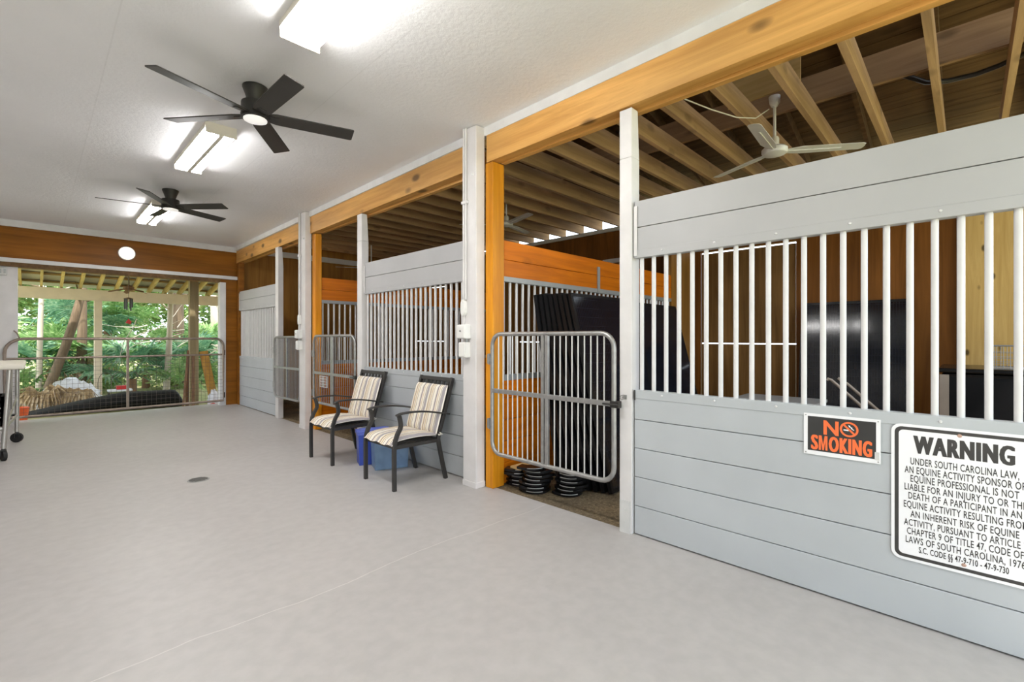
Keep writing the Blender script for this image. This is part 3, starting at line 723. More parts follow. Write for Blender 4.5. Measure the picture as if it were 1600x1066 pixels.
# ------------------------------------------------------------------ patio chairs (built facing -X, base centre at origin)
def make_chair(label):
    r = root('patio_chair', (0, 0, 0), label, 'chair', 'striped patio chairs')
    W = .245
    def sm(p, k=4):
        out = []
        P = [Vector(p[0])]+[Vector(q) for q in p]+[Vector(p[-1])]
        for i in range(1, len(P)-2):
            for j in range(k):
                t = j/k; a, b, c, d = P[i-1], P[i], P[i+1], P[i+2]
                out.append(.5*((2*b)+(c-a)*t+(2*a-5*b+4*c-d)*t*t+(3*b-a-3*c+d)*t**3))
        out.append(P[-2]); return out
    def ribbon(pts, wd, th):
        m = MB(); pts = sm(pts); rows = []
        for i, p in enumerate(pts):
            d = (pts[min(i+1, len(pts)-1)]-pts[max(i-1, 0)]).normalized(); sd = Vector((0, 1, 0)); u = sd.cross(d).normalized()
            rows += [p-sd*wd/2-u*th/2, p+sd*wd/2-u*th/2, p+sd*wd/2+u*th/2, p-sd*wd/2+u*th/2]
        n = len(pts); fs = [(0, 1, 2, 3), tuple(4*(n-1)+k for k in (3, 2, 1, 0))]
        for i in range(n-1):
            for k in range(4): fs.append((4*i+k, 4*i+(k+1) % 4, 4*i+4+(k+1) % 4, 4*i+4+k))
        return m.add(rows, fs)
    for s_ in (-1, 1):
        y = s_*W
        ribbon([(-.26, y, 0), (-.262, y, .2), (-.26, y, .37), (-.235, y, .46), (-.20, y, .53), (-.215, y, .618)], .03, .032).build('front_leg', 'chair', r, bevel=.003)
        ribbon([(.265, y, 0), (.225, y, .16), (.185, y, .34), (.185, y, .40), (.222, y, .52), (.28, y, .70), (.342, y, .905)], .028, .034).build('rear_leg', 'chair', r, bevel=.003)
        ribbon([(-.24, y, .622), (-.17, y, .638), (0, y, .634), (.17, y, .606), (.30, y, .580)], .045, .014).build('armrest', 'chair', r, bevel=.004)
    f = MB(); f.box(-.26, -W, .345, -.235, W, .375); f.box(.17, -W, .345, .195, W, .375)
    for s_ in (-1, 1): f.box(-.26, s_*W-.012, .345, .19, s_*W+.012, .375)
    for k in range(7):
        q = -W+.04+k*(2*W-.08)/6; f.box(-.25, q-.016, .365, .19, q+.016, .377)
    f.build('seat_frame', 'chair', r, bevel=.002)
    b = MB()
    def bp(z): return .19+(z-.40)*.30
    b.bar((bp(.885), -W, .885), (bp(.885), W, .885), .022, .036, (.3, 0, 1)); b.bar((bp(.47), -W, .47), (bp(.47), W, .47), .02, .03, (.21, 0, 1))
    for k in range(7):
        q = -W+.05+k*(2*W-.10)/6; b.bar((bp(.47), q, .47), (bp(.87), q, .87), .026, .01, (1, 0, 0))
    b.build('back_slats', 'chair', r, bevel=.002)
    # cushion: a seat pad and a back pad in one long striped piece each
    def pad(nu, nv, fn, th):
        m = MB(); vs = []
        for sgn in (1, -1):
            for i in range(nu+1):
                for j in range(nv+1):
                    u, v_ = i/nu, j/nv
                    p, nrm = fn(u, v_); e = min(u, 1-u, .5)*2*nu/2; g = min(v_, 1-v_)
                    prof = min(1, (min(u, 1-u)/.10))**.5*min(1, (g/.07))**.5
                    q = 1-.28*math.exp(-((v_-.5)/.035)**2)
                    if u < .999: q *= 1-.12*abs(math.sin(u*math.pi*3))**8
                    vs.append(Vector(p)+Vector(nrm)*sgn*th/2*(prof*q if sgn > 0 else prof*.6))
        o = (nu+1)*(nv+1); fs = []
        for i in range(nu):
            for j in range(nv):
                a = i*(nv+1)+j; fs.append((a, a+1, a+nv+2, a+nv+1)); fs.append((o+a, o+a+nv+1, o+a+nv+2, o+a+1))
        m.add(vs, fs); return m
    WW = W-.005
    def seat(u, v_):
        y = (v_*2-1)*WW*1.02; x = -.285+u*.47
        z = .402+.018*math.sin(u*math.pi)+(-.028*(1-u/.12) if u < .12 else 0)+.006*math.sin(v_*math.pi*5)*(1-u)
        return (x, y, z), (0, 0, 1)
    def back(u, v_):
        y = (v_*2-1)*(WW+.012); z = .415+u*.425; x = bp(z)-.036
        return (x, y, z), (-1, 0, .22)
    pd = pad(14, 22, seat, .045).build('seat_cushion', 'stripe', r, smooth=True)
    pad(16, 22, back, .042).build('back_cushion', 'stripe', r, smooth=True)
    for s_ in (-1, 1):
        tt = MB()
        for k in range(3):
            a = R(60*k+20); tt.tube([(.185, s_*(W+.016), .405), (.185+.03*math.cos(a), s_*(W+.024), .405+.022*math.sin(a)), (.185+.012*math.cos(a+.5), s_*(W+.02), .40+.03*math.sin(a+.5))], .004, 6)
        tt.build('cushion_tie', 'cream', pd)
    return r
ch = make_chair('striped-cushion patio chair nearer the camera, its dark slatted top rail showing')
ch.location = (2.352, 3.638, 0); ch.rotation_euler = (0, 0, R(-1))
dup(ch, (2.335, 4.772, 0), R(1), 'striped-cushion patio chair farther away, in front of the middle stall gate')

# ------------------------------------------------------------------ totes
def tote(name, c, rz, lx, ly, h, mat, lid, label):
    r = root(name, (0, 0, 0), label, 'storage tote', None)
    m = MB(); t = .004; k = .93
    lo = [(-lx*k, -ly*k), (lx*k, -ly*k), (lx*k, ly*k), (-lx*k, ly*k)]; hi = [(-lx, -ly), (lx, -ly), (lx, ly), (-lx, ly)]
    v = [(a, b, 0) for a, b in lo]+[(a, b, h) for a, b in hi]+[(a*.96, b*.96, h) for a, b in hi]+[(a*.96, b*.96, .01) for a, b in lo]
    fs = [(3, 2, 1, 0)]
    for o in (0, 4, 8):
        for i in range(4): fs.append((o+i, o+(i+1) % 4, o+4+(i+1) % 4, o+4+i))
    fs.append((12, 13, 14, 15)); m.add(v, fs)
    m.build('tub', mat, r, bevel=.012)
    rim = MB()
    for a, b in zip(hi, hi[1:]+hi[:1]): rim.bar((a[0]*1.01, a[1]*1.01, h-.012), (b[0]*1.01, b[1]*1.01, h-.012), .014, .02)
    rim.build('rim', lid or mat, r, bevel=.003)
    if lid:
        l = MB().box(-lx*1.05, -ly*1.05, h, lx*1.05, ly*1.05, h+.012); l.box(-lx*.85, -ly*.8, h+.012, lx*.85, ly*.8, h+.02)
        l.build('lid', lid, r, bevel=.006)
    r.location = c; r.rotation_euler = (0, 0, rz); return r
a = R(-20)
def corner(cx, cy_, rz, lx, ly): return (cx+lx*math.cos(rz)-ly*math.sin(rz), cy_+lx*math.sin(rz)+ly*math.cos(rz), 0)
tote('storage_tote', corner(2.255, 4.33, a, .158, .088), a, .16, .092, .325, 'bluebin', 'bluelid', 'royal blue lidded storage tote on the floor between the two chairs')
tote('storage_bin', corner(2.275, 4.055, a, .165, .11), a, .168, .112, .30, 'clearbin', None, 'open translucent blue storage bin under the near chair by the wall')

# floor drain
r = root('floor_drain', (1.033, 4.934, 0), 'round metal drain cover set in the grey floor', 'drain')
MB().lathe([(.085, 0), (.085, .003), (.075, .004)], (1.033, 4.934, 0), 28).build('drain_ring', 'dullmetal', r)
g = MB()
for k in range(-3, 4): g.box(1.033-math.sqrt(.0052-(k*.02)**2), 4.934+k*.02-.004, .0035, 1.033+math.sqrt(.0052-(k*.02)**2), 4.934+k*.02+.004, .0055)
g.build('drain_slots', 'blackmetal', r)

# ------------------------------------------------------------------ solar panels
def solar(x0, x1, yb, yt, ztop, label, group):
    ln = math.hypot(yt-yb, ztop); r = root('solar_panel', (0, 0, 0), label, 'solar panel', group)
    W2 = (x1-x0)/2
    fr = MB(); e = .03; t = .035
    for q in ((-W2, 0, -W2+e, ln), (W2-e, 0, W2, ln), (-W2+e, 0, W2-e, e), (-W2+e, ln-e, W2-e, ln)):
        fr.box(q[0], -t, q[1], q[2], 0, q[3])
    fr.build('frame', 'chest', r)
    box(-W2+e, -t+.002, e, W2-e, -.01, ln-e).build('cell_glass', 'solar', r)
    r.location = ((x0+x1)/2, yb, .0)
    r.rotation_euler = (-math.atan2(yt-yb, ztop), 0, 0)
    return r
for i in range(8):
    f = i/7
    solar(3.14+.0186*i, 4.18+.0186*i, 2.52-.0614*i, 2.795-.040*i, 1.655+.004*(i % 3), 'black framed solar panel leaning in the left stack against the orange partition', 'solar panels of the left stack')
for i in range(4):
    solar(4.36, 5.375, 2.30-.0614*i, 2.66-.04*i, 1.64, 'black framed solar panel leaning in the right stack against the orange partition', 'solar panels of the right stack')
p = solar(0, 1.06, -.22, 0, 1.70, 'single black solar panel leaning on the brown back wall, lamps mirrored in it', None)
p.location = (6.52, .96, 0); p.rotation_euler = (-math.atan2(.22, 1.70), 0, R(-90))
# piles of black curved panel brackets at the doorway
def bracket_mesh():
    m = MB(); n = 14
    def arc(rad, w_, z0, z1):
        vs = []
        for k in range(n+1):
            a_ = R(-65+130*k/n)
            for rr, z in ((rad, z0), (rad+w_, z0), (rad+w_, z1), (rad, z1)): vs.append((rr*math.cos(a_)-.17, rr*math.sin(a_)*.68, z))
        fs = [(0, 1, 2, 3), tuple(4*n+k for k in (3, 2, 1, 0))]
        for k in range(n):
            for j in range(4): fs.append((4*k+j, 4*k+(j+1) % 4, 4*k+4+(j+1) % 4, 4*k+4+j))
        m.add(vs, fs)
    arc(.10, .12, 0, .022); return m
br = None
piles = [(2.89, 2.54, 7, R(230), 'pile under the gate, in front'), (3.03, 2.30, 6, R(215), 'pile beside the front pile, near the solar panels'), (2.945, 2.76, 5, R(240), 'pile hard against the orange post')]
for pi_, (px, py, cnt, rz, where) in enumerate(piles):
    for k in range(cnt):
        lab = 'curved black metal bracket in the ' + where
        if br is None:
            r = root('curved_bracket', (0, 0, 0), lab, 'bracket', lab.replace('bracket in', 'brackets in'))
            bracket_mesh().build('bracket_band', 'chest', r, bevel=.002)
            c_ = MB(); n = 14; vs = []
            for k2 in range(n+1):
                a_ = R(-60+120*k2/n); vs.append((.222*math.cos(a_)-.17, .222*math.sin(a_)*.68, .019))
            c_.tube(vs[3:10], .0035, 6).build('bright_edge', 'dullmetal', r, smooth=True)
            br = r; r.location = (px, py, .0); r.rotation_euler = (0, 0, rz)
        else:
            dup(br, (px+rnd.uniform(-.012, .012), py+rnd.uniform(-.012, .012), k*.032), rz+R(rnd.uniform(-22, 22)), lab, lab.replace('bracket in', 'brackets in'))
o = box(2.87, 2.70, .152, 3.10, 2.82, .17).build('scrap_board', 'pine_x', bevel=.002); tag(o, 'short pale scrap board lying on the bracket pile by the orange post', 'board')
# things at the back of the nearest stall
r = root('storage_chest', (5.4, -.2, 0), 'big black chest with a beige corner strip behind the bars at far right', 'chest')
box(5.0, -.85, 0, 5.75, .155, 1.0).build('chest_body', 'chest', r, bevel=.03)
box(4.985, -.87, 1.0, 5.77, .17, 1.035).build('chest_lid', 'chest', r, bevel=.012)
box(4.985, .105, .03, 5.0, .16, .985).build('corner_strip', 'beige', r)
r = root('wire_basket', (5.35, -.35, 1.035), 'wire basket standing on the black chest', 'basket')
b = MB(); x0, x1, y0, y1, z0, z1 = 5.1, 5.5, -.62, -.12, 1.038, 1.21
for k in range(15): 
    q = y0+(y1-y0)*k/14; b.tube([(x0, q, z0), (x0, q, z1)], .002, 5).tube([(x1, q, z0), (x1, q, z1)], .002, 5)
for k in range(10):
    q = x0+(x1-x0)*k/9; b.tube([(q, y0, z0), (q, y0, z1)], .002, 5).tube([(q, y1, z0), (q, y1, z1)], .002, 5)
for z in (z0+.002, z0+.04, z0+.08, z0+.12, z1):
    b.tube([(x0, y0, z), (x1, y0, z), (x1, y1, z), (x0, y1, z)], .002 if z < z1 else .004, 5, closed=True)
b.build('wire_sides', 'dullmetal', r)
b2 = MB(); b2.box(x0, y0, z0-.003, x1, y1, z0); b2.build('base_sheet', 'dullmetal', r)
# pine boards of the back wall corner, each its own
for k in range(5):
    y1_ = .035-k*.19
    o = box(6.72, y1_-.184, 0, 6.745, y1_, 3.05).build('pine_board', 'pine', bevel=.002)
    tag(o, ['upright knotty pine board nearest the brown plywood, behind the black chest', 'second upright knotty pine board from the brown plywood', 'third upright knotty pine board from the brown plywood', 'fourth upright pine board from the brown plywood', 'fifth upright pine board from the brown plywood'][k], 'board', 'pine boards in the stall corner')
m = MB(); m.tube([(5.02, .60, .62), (5.0, .82, .84), (4.99, .875, .895), (4.985, .90, .905), (4.98, .905, .89)], .012, 8)
m.tube([(5.10, .55, .64), (5.08, .77, .86), (5.07, .84, .91)], .012, 8)
m.tube([(5.02, .60, .62), (5.2, .2, .0)], .012, 8); m.tube([(5.10, .55, .64), (5.28, .2, .0)], .012, 8)
tag(m.build('bent_handle_rod', 'beige', smooth=True), 'pair of bent pale metal rods leaning before the single solar panel', 'rod')
r = root('workbench', (4.5, 1.15, 0), 'low grey bench top just visible behind the panel bars', 'bench')
box(4.25, .86, .72, 4.75, 1.5, .745).build('bench_top', 'railgrey', r, bevel=.004)
for x_ in (4.29, 4.71):
    for y_ in (.9, 1.46): box(x_-.02, y_-.02, 0, x_+.02, y_+.02, .72).build('leg', 'railgrey', r)

# ------------------------------------------------------------------ rolling cart at left
r = root('rolling_cart', (-.42, 7.7, 0), 'wheeled steel cart with a cream top beside the far opening', 'cart')
box(-.75, 7.02, .945, -.06, 8.36, 1.0).build('cart_top', 'cream', r, bevel=.018)
def caster(x, y, par, ax=(1, 0)):
    c_ = MB().tube([(x, y, .1), (x, y, .15)], .016, 10); c_.box(x-.022, y-.012, .055, x-.017, y+.03, .115).box(x+.017, y-.012, .055, x+.022, y+.03, .115).box(x-.022, y-.02, .108, x+.022, y+.03, .118)
    c_.build('caster_fork', 'blackmetal', par)
    MB().tube([(x-.015*ax[0], y+.02-.015*ax[1], .058), (x+.015*ax[0], y+.02+.015*ax[1], .058)], .058, 20).build('caster_wheel', 'rubber', par, smooth=True)
for x, y, tx in ((-.215, 7.12, -.17), (-.14, 8.28, -.135), (-.66, 7.12, -.68), (-.66, 8.28, -.68)):
    lg = MB().tube([(x, y, .13), (tx, y, .95)], .021, 12).build('leg', 'steel', r, smooth=True); caster(x, y, lg, (.45, .89) if y > 8 else (.95, .3))
s_ = MB(); s_.tube([(-.2, 7.12, .335), (-.66, 7.12, .335), (-.66, 8.28, .335), (-.14, 8.28, .335)], .012, 8, closed=True)
for k in range(8): s_.tube([(-.64, 7.2+k*.145, .335), (-.2, 7.2+k*.145, .335)], .005, 6)
s_.build('wire_shelf', 'steel', r, smooth=True)
MB().tube([(-.2, 7.2, .335), (-.14, 8.27, .56)], .009, 8).build('brace', 'steel', r, smooth=True)
MB().tube([(-.17, 7.7, .94), (-.17, 7.7, .47)], .008, 8).build('hanging_rod', 'steel', r, smooth=True)
r = root('milk_crate', (-.42, 7.42, .35), 'black plastic crate on the lower shelf of the cart', 'crate')
c_ = MB(); x0, x1, y0, y1, z0, z1 = -.62, -.225, 7.22, 7.62, .347, .66
c_.box(x0, y0, z0, x1, y1, z0+.012)
for k in range(9):
    for (ax, ay, bx, by) in ((x0, y0, x1, y0), (x1, y0, x1, y1), (x1, y1, x0, y1), (x0, y1, x0, y0)):
        px, py = ax+(bx-ax)*k/8, ay+(by-ay)*k/8; c_.box(px-.011, py-.011, z0, px+.011, py+.011, z1)
for z in (z0, z0+.1, z0+.2, z1-.04):
    for (ax, ay, bx, by) in ((x0, y0, x1, y0), (x1, y0, x1, y1), (x1, y1, x0, y1), (x0, y1, x0, y0)): c_.bar((ax, ay, z+.02), (bx, by, z+.02), .016, .04)
c_.build('crate_lattice', 'blackplastic', r)
r = root('outlet_box', (-.31, 10.08, 2.19), 'small grey outlet box high on the white sliding door', 'electrical box')
box(-.355, 10.045, 2.19, -.27, 10.08, 2.305).build('housing', 'rail', r, bevel=.004)
for x in (-.335, -.29): box(x-.012, 10.04, 2.215, x+.012, 10.045, 2.28).build('socket_cover', 'railgrey', r)

# ------------------------------------------------------------------ tube-and-mesh gate over the far opening
r = root('mesh_gate', (1.1, 10.03, 0), 'wide tube gate with wire mesh across the far opening', 'gate')
Yg = 10.02; xa, xb = -.292, 2.495
pts = [(xa, Yg, .10)]+[(xa, Yg, 1.05)]+[(xa+.2-.2*math.cos(R(a_)), Yg, 1.06+.2*math.sin(R(a_))) for a_ in range(15, 91, 15)]
pts += [(xb-.13+.13*math.sin(R(a_)), Yg, 1.13+.13*math.cos(R(a_))) for a_ in range(0, 91, 15)]+[(xb, Yg, .10)]
MB().tube(pts, .021, 12, closed=True).build('frame', 'brown_tube', r, smooth=True)
MB().tube([(xa, Yg, .965), (xb, Yg, .965)], .017, 10).build('upper_rail', 'brown_tube', r, smooth=True)
MB().tube([(1.10, Yg, .10), (1.10, Yg, 1.26)], .019, 10).build('centre_stile', 'brown_tube', r, smooth=True)
wm = MB(); k = 0; x = xa+.06
while x < xb-.03: wm.box(x-.0016, Yg-.0016, .11, x+.0016, Yg+.0016, .96); x += .066
z = .16
while z < .96: wm.box(xa, Yg-.0036, z-.0016, xb, Yg-.0006, z+.0016); z += .066
wm.build('wire_mesh', 'wire', r)
MB().tube([(-.2, 10.06, 1.38), (-.165, 10.03, 1.34), (-.15, 10.0, 1.29), (-.13, 10.0, 1.25)], .008, 8).build('latch_chain', 'brown_tube', r, smooth=True)
for z in (.2, 1.0): MB().tube([(xb+.02, Yg+.01, z-.05), (xb+.02, Yg+.01, z+.05)], .013, 8).build('hinge', 'blackmetal', r)

# ------------------------------------------------------------------ porch outside
struct(box(-40, 10.45, -.16, 60, 80, -.12).build('ground', 'ground', origin=(0, 0, 0)))
struct(box(-40, -60, -.16, 60, -2.0, -.12).build('ground_front', 'ground', origin=(0, 0, 0)))
struct(box(6.86, -2, -.16, 60, 10.45, -.12).build('ground_side', 'ground', origin=(0, 0, 0)))
struct(box(-40, -2, -.16, -.97, 10.45, -.12).build('ground_far_side', 'ground', origin=(0, 0, 0)))
tag(box(-2.6, 13.95, 2.11, 7.5, 14.07, 2.35).build('porch_beam', 'outdoor_beam', bevel=.004), 'cream painted porch beam across the top of the garden view', 'beam')
tag(box(.95, 13.94, -.12, 1.085, 14.06, 2.11).build('porch_post', 'outdoor_beam', bevel=.006), 'slim cream post under the porch beam, left of the gate centre', 'post')
tag(box(2.165, 11.02, -.12, 2.315, 11.16, 2.89).build('porch_post', 'outdoor_post', bevel=.006), 'thick unpainted timber post with planks leaning on it', 'post')
def pz(y): return 2.36+(14.0-y)*.19
x = -.49-.305*6
while x < 5.5:
    v = []
    for yy in (10.24, 14.35):
        for dx, dz in ((-.02, 0), (.02, 0), (.02, .14), (-.02, .14)): v.append((x+dx, yy, pz(yy)+dz))
    tag(MB().add(v, [(0,1,2,3),(7,6,5,4),(0,4,5,1),(1,5,6,2),(2,6,7,3),(3,7,4,0)]).build('porch_rafter', 'rafter'), 'new yellow pine rafter under the porch roof', 'rafter', 'porch rafters')
    x += .305
for k in range(7):
    yy = 10.7+k*.58
    lab = 'pine strip nailed across the porch rafters under the pale roof'
    tag(MB().bar((-2.5, yy, pz(yy)+.16), (5.5, yy, pz(yy)+.16), .09, .035).build('roof_batten', 'purlin'), lab, 'batten', 'porch roof battens')
m = MB(); v = [(xx, yy, pz(yy)+.185+t) for t in (0, .012) for xx, yy in ((-2.6, 10.23), (5.6, 10.23), (5.6, 14.6), (-2.6, 14.6))]
m.add(v, [(0,1,2,3),(7,6,5,4),(0,4,5,1),(1,5,6,2),(2,6,7,3),(3,7,4,0)])
struct(m.build('roof_porch', 'roofmetal', origin=(0, 0, 0)))
x, y, zf = 1.395, 12.55, 2.25
r = root('porch_fan', (x, y, zf), 'brown ceiling fan under the porch roof above the wind chime', 'ceiling fan')
MB().tube([(x, y, zf+.1), (x, y, pz(y)+.185)], .012, 8).build('downrod', 'bark', r)
MB().lathe([(.04, 0), (.09, .03), (.09, .09), (.03, .12)], (x, y, zf), 20).build('motor_housing', 'barkred', r, smooth=True)
for k in range(5):
    a_ = R(20+72*k); d = Vector((math.cos(a_), math.sin(a_), 0)); nn = Vector((-d.y, d.x, .2)); c = Vector((x, y, zf+.04))
    MB().prism([(.08, -.03), (.30, -.05), (.34, 0), (.30, .05), (.08, .03)], lambda p_, q_, t: c+d*p_+nn*q_+Vector((0, 0, -.6*p_*p_+.006*t))).build('blade', 'barkred', r)
x, y = 1.34, 12.1
r = root('wind_chime', (x, y, 1.55), 'dark tube wind chime hanging under the porch fan', 'wind chime')
MB().tube([(x, y, 2.08), (x, y, pz(y)+.004)], .003, 5).build('cord', 'wire', r)
MB().lathe([(.005, .03), (.075, .01), (.075, 0)], (x, y, 2.06), 18).build('top_disc', 'bark', r)
for k in range(6):
    a_ = R(60*k); px, py = x+.06*math.cos(a_), y+.06*math.sin(a_); ln = .34+.03*k
    MB().tube([(px, py, 2.06), (px, py, 2.06-ln*.5)], .012, 8).build('chime_tube', 'blackmetal', r, smooth=True)
MB().tube([(x, y, 2.06), (x, y, 1.66)], .002, 5).build('clapper_cord', 'wire', r)
MB().prism([(-.05, -.02), (0, .06), (.05, 0), (.03, -.05)], lambda a_, b_, t: (x+a_, y+.01*t, 1.60+b_)).build('sail', 'red', r)

# planks leaning by the thick post
def lean(p0, p1, wd, th, mat, label):
    tag(MB().bar(p0, p1, wd, th, (0, 1, .2)).build('leaning_plank', mat), label, 'plank')
lean((2.0, 10.75, -.115), (2.13, 10.98, 1.03), .035, .025, 'barkred', 'thin brown stick leaning on the left of the thick post')
lean((2.08, 10.83, -.115), (2.125, 10.99, .93), .05, .03, 'deckwood', 'dark brown plank leaning against the thick post beside the stick')
lean((2.165, 10.74, -.115), (2.205, 10.96, .92), .045, .03, 'barkred', 'reddish plank leaning against the front of the thick post')
lean((2.56, 10.85, -.115), (2.42, 11.14, 1.0),   .15, .035, 'goldboard', 'golden orange board leaning to the right of the thick post')
def blob(name, c, rad, mat, seed, label, cat, parent=None, n1=14, n2=9, rough=.25):
    q = random.Random(seed); m = MB(); vs = []; ph = [q.uniform(0, 6.28) for _ in range(8)]
    for i in range(n2+1):
        th = math.pi/2*(1-i/n2)
        for j in range(n1):
            a_ = 2*math.pi*j/n1; k = 1+rough*(.5*math.sin(3*a_+ph[0]+i)+.35*math.sin(5*a_+ph[1]+2*i)+q.uniform(-.3, .3))
            vs.append((c[0]+rad[0]*math.cos(th)*math.cos(a_)*k, c[1]+rad[1]*math.cos(th)*math.sin(a_)*k, c[2]+rad[2]*math.sin(th)*(1+.12*q.uniform(-1, 1))))
    fs = [(i*n1+j, i*n1+(j+1) % n1, (i+1)*n1+(j+1) % n1, (i+1)*n1+j) for i in range(n2) for j in range(n1)]
    fs.append(tuple(n2*n1+j for j in range(n1))); m.add(vs, fs)
    o = m.build(name, mat, parent, smooth=True)
    if label: tag(o, label, cat)
    return o
blob('plastic_bag', (2.50, 10.68, -.12), (.12, .08, .36), 'tarp', 4, 'crumpled white plastic bag between the thick post and the orange board', 'bag', rough=.4)
blob('red_cloth', (2.44, 10.53, -.12), (.09, .06, .12), 'red', 6, 'red crumpled cloth at the foot of the white bag', 'cloth', rough=.4)
# long black plastic duct
m = MB(); vs = []; n1 = 16; nst = 60
def duct(t):
    x = -.25+2.36*t; h = .34*min(1, (t/.62)**.8)*(1 if t < .95 else math.sqrt(max(.2, 1-((t-.95)/.06)**2)))
    return x, 12.0-.35*t, max(.05, h)
for i in range(nst+1):
    x, y, h = duct(i/nst); rib = 1+.008*math.sin(i*math.pi*.9)
    for j in range(n1):
        a_ = 2*math.pi*j/n1; vs.append((x, y+.34*math.cos(a_)*rib, -.12+h*.5*rib*(1+math.sin(a_))))
fs = [(i*n1+j, i*n1+(j+1) % n1, (i+1)*n1+(j+1) % n1, (i+1)*n1+j) for i in range(nst) for j in range(n1)]+[tuple(range(n1))[::-1], tuple(nst*n1+j for j in range(n1))]
m.add(vs, fs); tag(m.build('plastic_duct', 'blackplastic', smooth=True), 'long black ribbed plastic duct tapering to the left outside the gate', 'duct')
r = root('bucket', (-.2, 10.85, -.12), 'orange plastic bucket just outside the gate by the cart', 'bucket')
MB().lathe([(.10, 0), (.125, .26), (.132, .26), (.132, .28), (.12, .28), (.095, .01)], (-.17, 10.85, -.12), 24).build('tub', 'orangeplastic', r, smooth=True)
MB().tube([(-.17+.13*math.cos(R(a_)), 10.85, .14+.11*math.sin(R(a_))*.6) for a_ in range(0, 181, 20)], .004, 6).build('handle', 'dullmetal', r)
r = root('garden_tray', (1.28, 13.0, -.12), 'small white tray with a red box on it behind the black duct', 'tray')
box(1.10, 12.9, .13, 1.50, 13.2, .17).build('tray', 'tarp', r, bevel=.01)
box(1.24, 12.95, .17, 1.42, 13.1, .25).build('red_box', 'red', r, bevel=.01)
lg = MB()
for px in (1.12, 1.48):
    for py in (12.92, 13.18): lg.tube([(px, py, -.12), (px, py, .13)], .01, 6)
lg.build('stand', 'wire', r)
o = root('wire_edging', (1.35, 13.5, -.12), 'low arched wire edging beyond the black duct', 'edging')
e = MB()
for k in range(4):
    c0 = .98+k*.22
    e.tube([(c0+.13-.13*math.cos(R(a_)), 13.5, .30+.22*math.sin(R(a_))) for a_ in range(0, 181, 20)], .006, 6)
    e.tube([(c0, 13.5, -.12), (c0, 13.5, .30)], .006, 6)
e.build('hoops', 'wire', o)

# ------------------------------------------------------------------ woodland
def frond(m, base, d, length, fan, nl, q, droop=.25, wd=.022, stem=True):
    d = Vector(d).normalized(); base = Vector(base); tip = base+d*length
    if stem: m.tube([base, base+d*length*.55+Vector((0, 0, .03)), tip], [.009, .007, .005], 5)
    sd = d.cross(Vector((0, 0, 1)))
    if sd.length < .1: sd = Vector((1, 0, 0))
    sd.normalize(); up = sd.cross(d).normalized()
    tw = Matrix.Rotation(q.uniform(-.6, .6), 3, d); sd = tw @ sd; up = tw @ up
    for k in range(nl):
        a_ = R(-115+230*(k+.5)/nl+q.uniform(-2, 2)); l_ = fan*(.72+.28*math.cos(a_*.6))*q.uniform(.88, 1.08)
        e = d*math.cos(a_)+sd*math.sin(a_); n_ = (d*-math.sin(a_)+sd*math.cos(a_))
        mid = tip+e*l_*.5+up*.05*l_; end = tip+e*l_+Vector((0, 0, -droop*l_*q.uniform(.5, 1.4)))
        i = len(m.v)
        m.v += [tuple(tip), tuple(mid+n_*wd+up*.008), tuple(end), tuple(mid-n_*wd+up*.008), tuple(mid-up*.012)]
        m.f += [(i, i+1, i+4), (i+1, i+2, i+4), (i+2, i+3, i+4), (i+3, i, i+4)]
def palm(x, y, z, h, nf, ln, fan, mat, seed, label, lean_=(0, 0), dead=0, tr=.09, name='fan_palm', upness=(.05, 1.2)):
    q = random.Random(seed); r = root(name, (x, y, -.12), label, 'palm')
    top = Vector((x+lean_[0], y+lean_[1], z+h))
    if h > .25:
        pts = [Vector((x, y, z-.02)).lerp(top, t)+Vector((lean_[0]*.25*math.sin(t*math.pi), 0, 0)) for t in (0, .2, .4, .6, .8, 1)]
        MB().tube(pts, [tr*1.25, tr*1.05, tr, tr, tr*1.05, tr*1.1], 12).build('trunk', 'barkred', r, smooth=True)
    m = MB()
    for k in range(nf):
        a_ = 2*math.pi*(k*.382+q.uniform(-.05, .05)); el = q.uniform(*upness)
        frond(m, top, (math.cos(a_)*math.cos(el), math.sin(a_)*math.cos(el), math.sin(el)), ln*q.uniform(.7, 1.15), fan*q.uniform(.8, 1.1), 20, q, droop=.22, wd=.034)
    m.build('fronds', mat, r)
    if dead:
        m = MB()
        for k in range(dead):
            a_ = 2*math.pi*q.random(); el = q.uniform(-1.35, -.6)
            frond(m, top-Vector((0, 0, .1)), (math.cos(a_)*math.cos(el), math.sin(a_)*math.cos(el), math.sin(el)), ln*.6, fan*.9, 22, q, droop=.9)
        m.build('dead_fronds', 'deadleaf', r)
    return r
palm(.45, 16.6, -.12, .9, 16, .75, .62, 'palm', 1, 'fan palm with dead skirt just left of the slim cream post', dead=6)
palm(1.75, 15.2, -.12, .35, 18, .8, .66, 'palm2', 2, 'low dark fan palm right of the slim cream post')
palm(2.2, 16.4, -.12, .5, 16, .9, .70, 'palm', 3, 'broad fan palm behind the gate centre stile')
palm(-.35, 16.3, -.12, .55, 16, .8, .62, 'palm2', 4, 'blue-green fan palm at the left edge of the opening')
palm(.95, 18.0, -.12, 1.5, 18, .85, .7, 'palm2', 5, 'taller fan palm behind the leaning brown trunk', dead=5)
palm(3.15, 15.8, -.12, .4, 16, .8, .62, 'palm2', 6, 'fan palm behind the thick timber post')
palm(3.75, 17.2, -.12, .8, 16, .9, .66, 'palm', 7, 'fan palm seen at the right edge of the opening')
palm(1.55, 18.4, -.12, 1.6, 18, .9, .72, 'palm', 8, 'tall fan palm far behind the wind chime')
palm(-1.1, 17.4, -.12, 1.0, 16, .9, .7, 'palm', 9, 'fan palm hidden behind the white sliding door')
palm(5.0, 16.5, -.12, .8, 16, .9, .7, 'palm2', 10, 'fan palm beyond the right door jamb')
